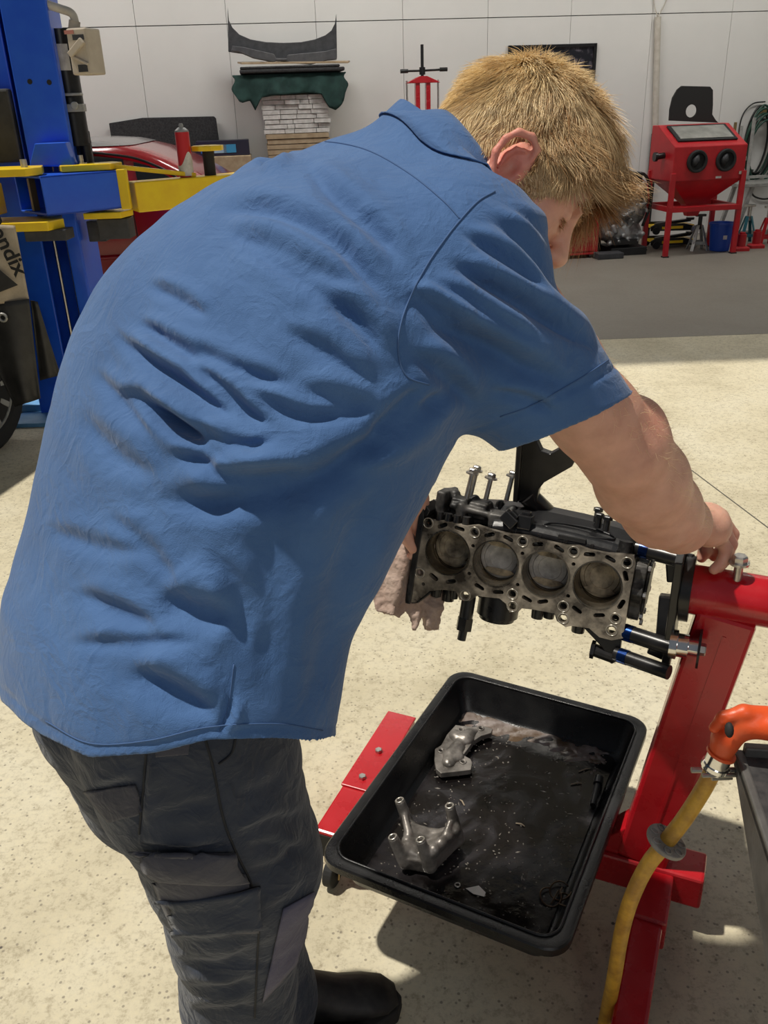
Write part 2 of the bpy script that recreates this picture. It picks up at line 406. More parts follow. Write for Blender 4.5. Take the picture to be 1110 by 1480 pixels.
# head frame: a forward, r to his right, b up
ha = nrm(.70 * RGT + .71 * DWN + .05 * FWD); hb = .71 * RGT - .70 * DWN; hb = nrm(hb - ha * (hb @ ha)); hr = np.cross(ha, hb)
HC = at(743, 248, 1.09)
HF = Fr(HC, ha, hr, hb); HAX = np.array([ha, hr, hb])
B = Field((-0.42, 0.72, 0.62), (0.78, 1.62, 1.78), .0026)
def he(c, r, k=.012, op='+'): B.ell(HF(*c), r, HAX, k, op)
def hc(a, b, ra, rb, k=.01, op='+', squash=None): B.cone(HF(*a), HF(*b), ra, rb, k, op, squash)
he((-.012, 0, .030), (.101, .077, .091), .01)
he((.032, 0, -.012), (.062, .065, .092), .03)
for s in (-1, 1):
    hc((.0, s * .048, -.055), (.072, s * .014, -.108), .021, .019, .03)
    he((.056, s * .036, -.036), (.028, .028, .03), .03)
    he((.082, s * .028, .018), (.016, .026, .010), .014)
    he((.098, s * .033, -.004), (.017, .018, .014), .012, '-')
    he((.079, s * .032, -.005), (.0145, .0155, .0135), .004)
    he((.110, s * .011, -.043), (.010, .008, .008), .006)
he((.080, 0, -.104), (.020, .02, .016), .02)
hc((.092, 0, .004), (.117, 0, -.034), .008, .0115, .014)
he((.097, 0, -.066), (.010, .023, .0055), .008); he((.094, 0, -.077), (.011, .021, .0065), .008)
hc((.108, -.022, -.0715), (.108, .022, -.0715), .0018, .0018, .004, '-')
# ears: helix, antihelix, lobe, concha
for s in (-1, 1):
    def E(p, out=.0): return HF(p[0], s * (.079 + out), p[1])
    B.ell(HF(.004, s * .080, -.028), (.020, .0075, .036), HAX, .006)
    ring = [(.016, -.012, .004), (.012, .003, .010), (-.002, .007, .015), (-.016, -.002, .018), (-.021, -.018, .018), (-.019, -.036, .016), (-.008, -.052, .012), (.004, -.062, .008)]
    B.chain([E(p[:2], p[2]) for p in ring], [.0035, .0042, .0046, .0050, .0050, .0048, .0048, .0062], .003)
    B.ell(E((.009, -.064), .006), (.009, .0055, .010), HAX, .006)
    B.chain([E(p, .010) for p in ((.004, -.008), (-.006, -.014), (-.009, -.026), (-.003, -.042))], [.0028, .0032, .0034, .003], .003)
    B.ell(E((.004, -.033), .0105), (.0085, .0085, .013), HAX, .005, '-')
    B.ell(E((-.0125, -.018), .016), (.0035, .0045, .013), HAX, .004, '-')
    B.ell(E((.016, -.032), .003), (.005, .006, .007), HAX, .004)
NB = at(640, 262, 1.10)
B.cone(HF(-.034, 0, -.045), NB, .064, .064, .03)
hc((-.055, 0, -.01), (-.062, 0, -.085), .05, .054, .03)
# trunk under the shirt
TR = [NB, at(570, 350, 1.10), at(430, 520, 1.10), at(330, 720, 1.11), at(270, 900, 1.11)]
B.chain(TR, [.062, .085, .12, .12, .12], .02)
# right arm
SH, EL, WR = at(672, 388, 1.02), at(902, 650, 1.165), at(992, 754, 1.385)
B.chain([at(600, 320, 1.08), SH], [.075, .072], .04)
def lerp(a, b, t): return a * (1 - t) + b * t
B.chain([SH, lerp(SH, EL, .5), lerp(SH, EL, .8), EL], [.074, .062, .056, .056], .02)
B.ell(at(925, 612, 1.17), (.030, .030, .034), None, .03)
B.chain([EL, lerp(EL, WR, .25) + .014 * DWN, lerp(EL, WR, .6) + .020 * DWN - .004 * RGT, lerp(EL, WR, .88) + .014 * DWN, WR + .004 * DWN], [.054, .061, .055, .043, .036], .025)
# right hand: palm over the top of the adapter plate, fingers curling down behind it
W0 = WR
mcp = [at(1035, 772, 1.445), at(1042, 760, 1.463), at(1041, 748, 1.490), at(1033, 744, 1.512)]
for i, p in enumerate(mcp): B.cone(lerp(W0, p, .1), p, .021, .0150, .016)
B.ell(at(1024, 759, 1.435), (.036, .040, .034), None, .02)
pip = [at(1050, 794, 1.452), at(1056, 786, 1.470), at(1059, 772, 1.507), at(1050, 766, 1.533)]
dip = [at(1043, 814, 1.452), at(1048, 808, 1.472), at(1053, 797, 1.513), at(1044, 790, 1.540)]
tip = [at(1032, 823, 1.446), at(1037, 822, 1.468), at(1041, 815, 1.510), at(1032, 805, 1.538)]
for i in range(4):
    r = (.0108, .0115, .011, .0105)[i]
    B.chain([mcp[i], pip[i], dip[i], tip[i]], [r * 1.2, r, r * .93, r * .82], .0035)
B.chain([at(1010, 758, 1.44), at(1018, 774, 1.50), at(1020, 794, 1.535), at(1014, 806, 1.54)], [.019, .0135, .0118, .0095], .006)
# left arm reaching round the far side to the rag
SL, LE, LW = at(412, 326, 1.22), at(490, 545, 1.46), at(596, 722, 1.66)
B.chain([at(540, 330, 1.14), SL], [.070, .060], .03)
B.chain([SL, LE, lerp(LE, LW, .3), LW], [.060, .054, .050, .033], .02)
lm = [at(606 + 2 * i, 762 + 4 * i, 1.675 + .016 * i) for i in range(4)]
for i, p in enumerate(lm):
    B.cone(LW, p, .020, .0145, .014)
    q = p + .034 * (.25 * RGT + .9 * DWN) ; q2 = q + .024 * (.7 * DWN - .4 * RGT); q3 = q2 + .02 * (.4 * DWN - .8 * RGT)
    B.chain([p, q, q2, q3], [.0125, .0105, .0098, .0085], .004)
B.chain([LW, LW + .045 * (DWN * .9 - .35 * RGT), LW + .075 * (DWN * .98 - .15 * RGT), LW + .095 * DWN], [.02, .0135, .012, .009], .006)
V, Q = B.mesh(); V = relax(V, Q, 2, .5)
bodyV, bodyQ = V, Q
body = npmesh('body', V, Q, M_skin, person)
# natural redness of the ear, knuckles and elbow
L_ = (V - HC) @ HAX.T
tint = np.tile(np.array([.74, .42, .305]), (len(V), 1))
def blush(w, c):
    global tint
    tint = tint * (1 - w[:, None]) + np.array(c) * w[:, None]
blush(np.exp(-((L_[:, 0] - 0) ** 2 + (L_[:, 2] + .03) ** 2) / .0016) * np.clip((np.abs(L_[:, 1]) - .075) / .012, 0, 1) * .85, (.66, .16, .12))
blush(.5 * np.exp(-np.sum((V - at(945, 600, 1.12)) ** 2, 1) / .003), (.62, .25, .17))
for p in mcp + pip + tip: blush(.45 * np.exp(-np.sum((V - p) ** 2, 1) / .00025), (.55, .20, .14))
blush(.5 * np.exp(-np.sum((V - HF(.06, .05, -.04)) ** 2, 1) / .002), (.62, .26, .19))
ca = body.data.attributes.new('tint', 'FLOAT_COLOR', 'POINT'); ca.data.foreach_set('color', np.concatenate([tint, np.ones((len(V), 1))], 1).astype(np.float32).ravel())

# hair: one mesh of tapering locks rooted on the scalp, over a close cap
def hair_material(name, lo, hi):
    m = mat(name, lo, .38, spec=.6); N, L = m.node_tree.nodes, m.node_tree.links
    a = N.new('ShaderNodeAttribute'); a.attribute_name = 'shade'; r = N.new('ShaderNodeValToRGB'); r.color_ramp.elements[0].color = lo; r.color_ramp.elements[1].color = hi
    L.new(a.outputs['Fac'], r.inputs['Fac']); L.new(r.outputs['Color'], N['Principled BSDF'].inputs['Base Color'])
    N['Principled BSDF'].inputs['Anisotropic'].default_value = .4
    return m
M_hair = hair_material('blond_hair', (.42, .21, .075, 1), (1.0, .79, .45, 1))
VN = vnormals(V, Q)
def hairline(a): return np.interp(a, [-.13, -.07, -.045, -.030, -.012, .012, .022, .030, .050, .062, .072, .080, .090], [-.105, -.100, -.085, -.055, .012, .012, -.020, -.036, -.030, .004, .030, .054, .062])
la, lr, lb = L_[:, 0], L_[:, 1], L_[:, 2]
scalp = (lb > hairline(la)) & (np.abs(lr) < .0845) & (np.linalg.norm(L_ - np.array([0, 0, .02]), axis=1) < .135)
sq = scalp[Q].all(1)
Vs, Qs = prune(V + VN * .0022, Q, sq)
cen = V[Q[sq]].mean(1); nor = VN[Q[sq]].mean(1); nor /= np.linalg.norm(nor, axis=1)[:, None]
ns_ = 42000
pick = rng.integers(0, len(cen), ns_); P0 = cen[pick] + rng.normal(0, .0011, (ns_, 3)); n0 = nor[pick]; l0 = (P0 - HC) @ HAX.T
whorl = np.array([-.075, 0, .085]); dvec = l0 - whorl; dvec /= np.linalg.norm(dvec, axis=1)[:, None]
fl = dvec @ HAX
front = np.clip((l0[:, 0] - .0) / .07, 0, 1) * np.clip((l0[:, 2] - .0) / .05, 0, 1)
fl += front[:, None] * (.8 * ha - .1 * hb)
back = np.clip((-l0[:, 0] - .01) / .05, 0, 1)
fl += back[:, None] * (-.7 * hb)
side = np.clip((np.abs(l0[:, 1]) - .05) / .02, 0, 1) * (1 - back)
fl += side[:, None] * (.25 * ha - .30 * hb)
def wob(p, f, o): return np.stack([np.sin(p[:, 0] * f + o) * np.cos(p[:, 2] * f * 1.3 + o * 2), np.sin(p[:, 1] * f * 1.1 + 2 * o), np.cos(p[:, 2] * f + p[:, 0] * f * .7 + o)], 1)
fl += (np.exp(-np.sum((l0 - whorl) ** 2, 1) / .0006) * 1.0)[:, None] * rng.normal(0, .8, (ns_, 3)) + .50 * wob(P0, 120, .3) + .35 * wob(P0, 260, 2.3) + rng.normal(0, .15, (ns_, 3))
fl -= n0 * np.sum(fl * n0, 1)[:, None]; fl /= np.linalg.norm(fl, axis=1)[:, None]
nape = np.clip((-l0[:, 2] - .0) / .06, 0, 1)
length = (1 - .5 * side * np.clip((.03 - l0[:, 2]) / .05, 0, 1)) * (.018 + .019 * np.clip(l0[:, 2] / .08, 0, 1) + .026 * front) * (1 - .45 * nape) * rng.uniform(.65, 1.25, ns_)
lift = np.clip(.32 + .20 * np.clip(l0[:, 2] / .08, 0, 1) + .3 * front, .25, .8) * rng.uniform(.5, 1.35, ns_)
rad = rng.uniform(.00028, .00052, ns_)
curl = .35 * wob(P0, 60, 1.1) * (.4 + front[:, None])
pts = []
for t in (0, .3, .65, 1.0):
    pts.append(P0 + n0 * .0012 + (fl * (t * length)[:, None] * (.85 + .15 * t)) + n0 * (lift * length * (t - .42 * t * t))[:, None] + curl * (length * t * t)[:, None])
ring_u = np.cross(fl, n0); vs_ = []
for j, p in enumerate(pts):
    w = rad * (1, .95, .75, .12)[j]
    for k in range(3):
        an = 2 * math.pi * k / 3; vs_.append(p + (ring_u * math.cos(an) + n0 * math.sin(an)) * w[:, None])
HVv = np.stack(vs_, 1).reshape(-1, 3); base = np.arange(ns_)[:, None] * 12; HQ = []
for j in range(3):
    for k in range(3): HQ.append(base + np.array([j * 3 + k, j * 3 + (k + 1) % 3, j * 3 + 3 + (k + 1) % 3, j * 3 + 3 + k]))
HQ = np.stack(HQ, 1).reshape(-1, 4)
shade_ = np.clip(rng.normal(.58, .16, ns_) + .22 * wob(P0, 170, .9)[:, 0] + .30 * back - .30 * front - .12 * side, 0, 1)  # sunlight put into the colour: back strands lighter; front and sides darker
allV = np.concatenate([Vs, HVv]); allQ = np.concatenate([Qs, HQ + len(Vs)])
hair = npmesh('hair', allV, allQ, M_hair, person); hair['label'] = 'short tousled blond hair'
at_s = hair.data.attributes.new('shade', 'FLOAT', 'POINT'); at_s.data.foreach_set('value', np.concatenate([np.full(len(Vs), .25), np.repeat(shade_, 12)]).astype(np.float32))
def strands(name, roots, dirs, lens, r, m, parent, sh=.8):
    n = len(roots); u = np.cross(dirs, np.array([.3, .5, .8])); u /= np.linalg.norm(u, axis=1)[:, None]; w = np.cross(dirs, u); out = []
    bend = rng.normal(0, .3, (n, 3))
    for j, t in enumerate((0, .5, 1)):
        p = roots + dirs * (lens * t)[:, None] + bend * (lens * t * t)[:, None]
        for k in range(3):
            an = 2 * math.pi * k / 3; out.append(p + (u * math.cos(an) + w * math.sin(an)) * r * (1, .8, .2)[j])
    VV = np.stack(out, 1).reshape(-1, 3); bs_ = np.arange(n)[:, None] * 9
    QQ = np.stack([bs_ + np.array([j * 3 + k, j * 3 + (k + 1) % 3, j * 3 + 3 + (k + 1) % 3, j * 3 + 3 + k]) for j in range(2) for k in range(3)], 1).reshape(-1, 4)
    o = npmesh(name, VV, QQ, m, parent); a = o.data.attributes.new('shade', 'FLOAT', 'POINT'); a.data.foreach_set('value', np.full(len(VV), sh, np.float32)); o['kind'] = 'stuff'; return o
# fair hairs of the forearm, brow and stubble
fa = np.clip(((V - EL) @ (WR - EL)) / ((WR - EL) @ (WR - EL)), -.6, 1); da = np.linalg.norm(V - EL - fa[:, None] * (WR - EL), axis=1)
ok = np.where((da < .075) & (fa > -.55) & (fa < .85) & (VN @ DWN < .35))[0]
pk = rng.choice(ok, 700); d_ = VN[pk] * .55 + nrm(WR - EL) * .6 + rng.normal(0, .35, (700, 3)); d_ /= np.linalg.norm(d_, axis=1)[:, None]
strands('arm_hair', V[pk], d_, rng.uniform(.006, .014, 700), (.00016), M_hair, person, 1.0)
brow = np.where((np.abs(np.abs(lr) - .03) < .02) & (np.abs(lb - .021 + .25 * (np.abs(lr) - .03)) < .0055) & (la > .05))[0]
pk = rng.choice(brow, 420); d_ = VN[pk] * .5 + np.sign(lr[pk])[:, None] * hr * .7 - hb * .1 + rng.normal(0, .2, (420, 3)); d_ /= np.linalg.norm(d_, axis=1)[:, None]
strands('eyebrow', V[pk], d_, rng.uniform(.006, .010, 420), .0005, M_hair, person, .35)
lash = np.where((np.abs(np.abs(lr) - .032) < .012) & (np.abs(lb + .013) < .002) & (la > .07))[0]
if len(lash):
    pk = rng.choice(lash, 80); d_ = np.tile(nrm(ha - .4 * hb), (80, 1)) + rng.normal(0, .15, (80, 3)); d_ /= np.linalg.norm(d_, axis=1)[:, None]
    strands('eyelash', V[pk], d_, rng.uniform(.006, .009, 80), .0004, M_hair, person, .2)
stub = np.where((la > .018) & (la < .058) & (lb > -.075) & (lb < -.018) & (lr > .03))[0]
pk = rng.choice(stub, 500); d_ = VN[pk] * .7 - hb * .6 + rng.normal(0, .3, (500, 3)); d_ /= np.linalg.norm(d_, axis=1)[:, None]
strands('beard_stubble', V[pk], d_, rng.uniform(.004, .009, 500), .00035, M_hair, person, .85)

# ---- shirt
from mathutils.bvhtree import BVHTree
def fabric(name, c, c2, bump=.0006, bs=900, sheen=.25, ns=9, crease=.0):
    m = mat(name, c, .85, c2=c2, ns=ns, detail=6, lo=.3, hi=.72, bump=bump, bs=bs, bd=2, sheen=sheen)
    if crease:                                  # crumples: ridged noise under the weave
        N, L = m.node_tree.nodes, m.node_tree.links; tc = N['Texture Coordinate']; bp0 = N['Bump']; prev = None
        for sc_, w_ in ((14, 1.0), (34, .45)):
            n = N.new('ShaderNodeTexNoise'); n.inputs['Scale'].default_value = sc_; n.inputs['Detail'].default_value = 3; n.inputs['Distortion'].default_value = .8; L.new(tc.outputs['Object'], n.inputs['Vector'])
            a = N.new('ShaderNodeMath'); a.operation = 'SUBTRACT'; L.new(n.outputs['Fac'], a.inputs[0]); a.inputs[1].default_value = .5
            b = N.new('ShaderNodeMath'); b.operation = 'ABSOLUTE'; L.new(a.outputs[0], b.inputs[0])
            q = N.new('ShaderNodeMath'); q.operation = 'MULTIPLY'; L.new(b.outputs[0], q.inputs[0]); q.inputs[1].default_value = -w_
            if prev is not None:
                ad = N.new('ShaderNodeMath'); ad.operation = 'ADD'; L.new(prev.outputs[0], ad.inputs[0]); L.new(q.outputs[0], ad.inputs[1]); prev = ad
            else: prev = q
        bp = N.new('ShaderNodeBump'); bp.inputs['Distance'].default_value = crease; L.new(prev.outputs[0], bp.inputs['Height']); L.new(bp.outputs['Normal'], bp0.inputs['Normal'])
    return m
M_shirt = fabric('blue_cotton', (.043, .113, .275, 1), (.066, .152, .34, 1), sheen=.18, crease=.007)
M_stitch = mat('blue_stitching', (.05, .11, .25, 1), .8)
rows = [  # t along the trunk, left and right outline (picture units), depth of the middle, depth ratio
    (-220, -215, 232, 1.115, .66), (-120, -222, 235, 1.115, .66), (-54, -238, 237, 1.115, .66), (30, -276, 236, 1.112, .66), (84, -297, 232, 1.11, .66), (128, -300, 222, 1.108, .66),
    (190, -308, 202, 1.105, .66), (256, -320, 190, 1.10, .66), (347, -338, 196, 1.095, .66), (430, -352, 206, 1.09, .66), (483, -357, 210, 1.088, .66), (552, -354, 214, 1.085, .66),
    (619, -336, 214, 1.08, .66), (700, -298, 205, 1.08, .64), (760, -256, 180, 1.08, .64), (803, -215, 160, 1.085, .62), (840, -160, 140, 1.09, .62), (880, -103, 120, 1.09, .62), (906, -80, 105, 1.09, .64), (950, -58, 85, 1.09, .7), (985, -40, 52, 1.09, .8), (1010, -25, 30, 1.09, .9)]
ex, px_ = np.array([.395, -.919]), np.array([.919, .395]); Z0 = 1.09
O2 = (np.array([230, 1060.]) - np.array([555, 740.])) * Z0 / FPX
tab = []
for t, sl, sr, zc, ra in rows:
    lft = (np.array([230, 1060.]) + t * ex + sl * px_ - np.array([555, 740.])) * zc / FPX - O2
    rgt = (np.array([230, 1060.]) + t * ex + sr * px_ - np.array([555, 740.])) * zc / FPX - O2
    tab.append(((lft @ ex + rgt @ ex) / 2, lft @ px_, rgt @ px_, zc, ra))
tab = np.array(tab); tt = np.linspace(tab[0, 0], tab[-1, 0], 400); cur = [np.interp(tt, tab[:, 0], tab[:, i]) for i in range(1, 5)]
ker = np.exp(-np.linspace(-2, 2, 21) ** 2); ker /= ker.sum()
cur = [np.convolve(np.pad(c, 10, mode='edge'), ker, 'valid') for c in cur]
PH = math.radians(38)
def camxyz(P): v = P - CAM; return v @ RGT, v @ DWN, v @ FWD
def trunk(P, shrink=0.0):
    x, y, z = camxyz(P); x = x - O2[0]; y = y - O2[1]
    t = x * ex[0] + y * ex[1]; s_ = x * px_[0] + y * px_[1]
    sl, sr, zc, ra = [np.interp(t, tt, c) for c in cur]
    sc, hw = (sl + sr) / 2, (sr - sl) / 2 - shrink
    A = hw / np.sqrt(math.cos(PH) ** 2 + ra ** 2 * math.sin(PH) ** 2); Bm = A * ra
    ds, dz = s_ - sc, z - zc
    u = (ds * math.cos(PH) - dz * math.sin(PH)) / A; w = (ds * math.sin(PH) + dz * math.cos(PH)) / Bm
    q = (np.abs(u) ** 2.25 + np.abs(w) ** 2.25) ** (1 / 2.25)
    d = (q - 1) * Bm * 1.05
    return np.maximum(d, np.maximum(t - tt[-1], tt[0] - t))
S = Field((-0.60, 0.55, 0.60), (0.34, 1.62, 1.66), .0038)
S.put(trunk, (-.56, .6, .62), (.2, 1.5, 1.64), .01)
SA, SB = at(644, 412, 1.00), at(819, 607, 1.075)
S.cone(SA, SB + .06 * nrm(SB - SA), .108, .076, .045)
S.cone(at(626, 268, 1.08), at(676, 352, 1.02), .055, .082, .05)
S.cone(at(490, 300, 1.16), at(408, 318, 1.22), .078, .078, .05)
S.cone(at(408, 318, 1.22), at(452, 430, 1.33), .078, .082, .04)
V, Q = S.mesh(); V = relax(V, Q, 20, .5)
def openings(V):                                # >0 beyond the hem, the cuff or the neck opening
    x, y, z = camxyz(V); zz = np.minimum(z, 1.08); xx, yy = x / zz * FPX + 555 - 230, y / zz * FPX + 740 - 1060; t = xx * ex[0] + yy * ex[1]; s_ = xx * px_[0] + yy * px_[1]
    h = np.interp(s_, [-300, -227, -190, -156, -80, 1, 66, 156, 205, 228, 250], [-30, -48, -62, -70, -72, -32, 18, 60, 78, 92, 112])
    hem = (h - t)
    cn = nrm(.40 * RGT + .90 * DWN + .10 * FWD); cuff = np.where(np.linalg.norm(V - SB, axis=1) < .2, (V - SB) @ cn * FPX, -999)
    ln = nrm(at(505, 500, 1.37) - at(452, 430, 1.33)); cl = np.where(np.linalg.norm(V - at(452, 430, 1.33), axis=1) < .16, (V - at(452, 430, 1.33)) @ ln * FPX, -999)
    nn = nrm(.80 * RGT - .60 * DWN); neck = np.where(np.linalg.norm(V - at(668, 216, 1.09), axis=1) < .15, (V - at(646, 238, 1.09)) @ nn * FPX, -999)
    return hem, cuff, neck, cl
hem, cuff, neck, cl = openings(V); out = (hem > 0) | (cuff > 0) | (neck > 0) | (cl > 0); V, Q = prune(V, Q, ~out[Q].all(1))
e3 = ex[0] * RGT + ex[1] * DWN; cn = nrm(.40 * RGT + .90 * DWN + .10 * FWD)
hem, cuff, neck, cl = openings(V); oh, oc, on = hem > 0, cuff > 0, neck > 0
for it in range(5):                             # slide the boundary vertices exactly onto the cut
    hem, cuff, neck, cl = openings(V)
    V = V + np.where(oh, hem, 0)[:, None] * e3 * .85 / FPX - np.where(oc & (cuff > -300), cuff, 0)[:, None] * cn / FPX - np.where(on & (neck > -300), neck, 0)[:, None] * nrm(.80 * RGT - .60 * DWN) / FPX
ed_ = np.sort(np.concatenate([Q[:, [0, 1]], Q[:, [1, 2]], Q[:, [2, 3]], Q[:, [3, 0]]]), 1); uq, cn_e = np.unique(ed_, axis=0, return_counts=True); be = uq[cn_e == 1]; be = np.concatenate([be, be[:, ::-1]])
bc = np.bincount(be[:, 0], minlength=len(V)); bi = bc > 0
for it in range(12):                            # even out the cut edges
    A = np.stack([np.bincount(be[:, 0], V[be[:, 1], k], minlength=len(V)) for k in range(3)], 1)[bi] / bc[bi][:, None]; V[bi] += .5 * (A - V[bi])
folds = [  # picture polylines of the creases: points, depth in mm, width in picture units
    ([(290, 308), (344, 300), (398, 308), (456, 333), (495, 360), (522, 391), (567, 441)], 6, 12), ([(315, 333), (373, 350), (414, 366), (460, 393), (530, 425)], 6, 12),
    ([(207, 408), (257, 432), (307, 461)], 4, 9), ([(195, 461), (232, 486), (265, 509), (298, 532)], 5, 9), ([(269, 524), (311, 553), (356, 594), (398, 615)], 7, 10),
    ([(157, 474), (195, 507), (249, 544), (298, 577), (352, 615)], 7, 10), ([(166, 569), (207, 577), (257, 615), (300, 640)], 7, 11), ([(187, 580), (237, 600), (282, 631), (323, 656), (373, 668)], 8, 11),
    ([(282, 608), (323, 636), (363, 646), (404, 636)], 6, 9), ([(237, 658), (272, 661), (303, 671), (323, 684), (383, 686), (454, 673)], 9, 12),
    ([(217, 714), (252, 721), (303, 726), (378, 711), (454, 691), (555, 630)], 13, 20), ([(670, 562), (616, 585), (571, 621), (480, 668)], 9, 13), ([(616, 553), (576, 590), (526, 635)], 7, 11),
    ([(101, 852), (166, 883), (242, 913)], 6, 14), ([(222, 862), (282, 884), (345, 893)], 11, 22), ([(181, 968), (242, 995), (318, 1038)], 11, 18), ([(116, 590), (161, 651), (232, 696)], 5, 15),
    ([(430, 620), (400, 760), (380, 900), (400, 1040)], 6, 30), ([(560, 690), (500, 800), (470, 940), (440, 1050)], 6, 26), ([(336, 1000), (330, 1030), (316, 1062)], 4, 6), ([(300, 790), (340, 850), (350, 960)], 4, 14),
    ([(560, 425), (640, 462), (720, 500), (800, 545), (850, 560)], 8, 15), ([(600, 462), (670, 490), (742, 530), (795, 562)], 8, 16), ([(640, 372), (715, 418), (805, 470), (873, 510)], 8, 11), ([(697, 306), (751, 342), (796, 396), (850, 463)], 6, 10),
    ([(590, 505), (640, 540), (690, 590)], 6, 12), ([(725, 290), (775, 330), (815, 395), (850, 450)], 5, 8), ([(585, 420), (625, 440), (680, 468)], 5, 9),
    ([(430, 225), (500, 300), (560, 350), (585, 395)], 5, 12), ([(470, 420), (520, 470), (560, 520)], 5, 14), ([(400, 470), (470, 510), (540, 560)], 4, 12), ([(60, 760), (140, 790), (220, 800)], 3, 12), ([(330, 345), (420, 395), (500, 450), (560, 500)], 5, 12), ([(240, 480), (330, 530), (430, 560)], 4, 10), ([(130, 530), (170, 575), (230, 640)], 4, 10), ([(350, 560), (430, 600), (520, 600)], 5, 10), ([(660, 330), (730, 375), (790, 430)], 5, 8), ([(610, 400), (700, 450), (780, 500)], 5, 9), ([(700, 560), (760, 575), (810, 600)], 4, 8), ([(90, 930), (180, 930), (300, 925)], 3, 10),
    ([(424, 214), (396, 224), (366, 242)], 6, 7), ([(150, 740), (210, 790), (260, 850)], 3, 12), ([(420, 560), (500, 585), (560, 590)], 5, 14)]
N_ = vnormals(V, Q); X, Y, Z = pix(V); facing = np.clip((N_ @ -FWD + .25) / .5, 0, 1); disp = np.zeros(len(V))
for P, dep, wd in folds:
    xs, ys = [p[0] for p in P], [p[1] for p in P]; c = np.where((X > min(xs) - 5 * wd) & (X < max(xs) + 5 * wd) & (Y > min(ys) - 5 * wd) & (Y < max(ys) + 5 * wd) & (facing > 0))[0]
    P = [p[:2] for p in smooth_path([(a, b, 0) for a, b in P], 4)]
    d, sd, run = polydist(X[c], Y[c], P)
    dep = dep * (1.35 if wd <= 12 else 1.1); wd = wd * .9; fade = np.clip(np.minimum(run, 1 - run) / .3, 0, 1); fade = fade * fade * (3 - 2 * fade)
    e = d * sd; wv = wd * (.65 + .6 * np.sin(math.pi * run))
    disp[c] += dep * .00125 * facing[c] * fade * (-np.exp(-(e / wv) ** 2) + .8 * np.exp(-((e + 1.8 * wv) / (1.35 * wv)) ** 2) + .25 * np.exp(-((e - 2.0 * wv) / (1.5 * wv)) ** 2))
# hem band of the sleeve and of the tail, small crumples of the cloth
hem, cuff, neck, cl = openings(V)
disp += .0022 * np.exp(-((cuff + 46) / 3.0) ** 2) * -1 + .0012 * ((cuff > -46) & (cuff < 1))
disp += -.0016 * np.exp(-((hem + 15) / 4.0) ** 2)
disp += .0009 * np.sin(V[:, 0] * 60 + 2.0 * np.sin(V[:, 2] * 31)) * np.sin(V[:, 2] * 52 + 1.7 * np.sin(V[:, 1] * 27))
V = V + N_ * disp[:, None]; V = relax(V, Q, 1, .3)
shirt = npmesh('shirt', V, Q, M_shirt, person); shirt['label'] = 'blue cotton work shirt with creased back'
md = shirt.modifiers.new('solid', 'SOLIDIFY'); md.thickness = .0022; md.offset = -1
bv_shirt = BVHTree.FromPolygons([Vector(p) for p in V], Q.tolist())
def hit(bv, px, py, off=.0):
    d = nrm(at(px, py, 1) - CAM); h = bv.ray_cast(Vector(CAM), Vector(d))
    if h[0] is None: return None
    return np.array(h[0]) + off * np.array(h[1] if Vector(h[1]).dot(Vector(d)) < 0 else -h[1])
def seam(name, bv, lines, r, m, parent, off=.0004, every=5):
    mb = MB()
    for P in lines:
        P = [p[:2] for p in smooth_path([(a, b, 0) for a, b in P], 8)]; H = [h for h in (hit(bv, *p, off) for p in P) if h is not None]
        run = []
        for h in H:
            if run and np.linalg.norm(h - run[-1]) > .05:
                if len(run) > 2: mb.tube(run, r, 6, local=False)
                run = []
            if not run or np.linalg.norm(h - run[-1]) > .002: run.append(h)
        if len(run) > 2: mb.tube(run, r, 6, local=False)
    return mb.build(name, m, parent, smooth=True)
armhole = [(715, 277), (690, 292), (662, 322), (640, 350), (618, 382), (595, 425), (580, 465), (575, 500), (580, 530), (592, 547), (620, 556)]
seam('armhole_seam', bv_shirt, [armhole], .0011, M_stitch, shirt)
seam('yoke_seam', bv_shirt, [[(430, 211), (470, 205), (530, 217), (590, 250), (640, 290), (666, 318)]], .0009, M_stitch, shirt)
seam('cuff_stitching', bv_shirt, [[(723, 602), (770, 585), (830, 552), (886, 516)]], .0008, M_stitch, shirt)
seam('hem_stitching', bv_shirt, [[(66, 1042), (130, 1074), (215, 1070), (300, 1051), (400, 1046), (466, 1056)], [(338, 960), (330, 1020), (318, 1056)]], .0008, M_stitch, shirt)
# folded collar round the neck
cn_ = nrm(.80 * RGT - .60 * DWN + .05 * FWD); cu = nrm(.60 * RGT + .80 * DWN); cw = np.cross(cn_, cu); CC = at(668, 252, 1.09)
ringsL = []
for dn, r, wob_ in ((-.040, .108, .003), (-.026, .100, .002), (-.010, .090, .001), (.006, .081, 0), (.013, .077, 0), (.012, .073, 0), (.0, .071, 0), (-.02, .073, 0)):
    ringsL.append([CC + cn_ * (dn + .004 * math.cos(2 * a) - .012 * math.sin(a)*0) + cu * (r * 1.02 + wob_ * math.sin(5 * a)) * math.cos(a) + cw * (r * .98) * math.sin(a) for a in [2 * math.pi * k / 56 for k in range(56)]])
for k in range(56):                             # the fall of the collar lies on the shirt
    h = bv_shirt.find_nearest(Vector(ringsL[0][k])); p = np.array(h[0]); n_ = np.array(h[1]); n_ = n_ if n_ @ (ringsL[2][k] - CC) > 0 else -n_
    if np.linalg.norm(p - ringsL[0][k]) < .06:
        ringsL[0][k] = p + n_ * .0035; ringsL[1][k] = lerp(ringsL[0][k], ringsL[2][k], .45) + n_ * .003
cb = MB(); cb.rings(ringsL, cap=False, local=False); collar = cb.build('collar', M_shirt, person, smooth=True, solid=.0016)

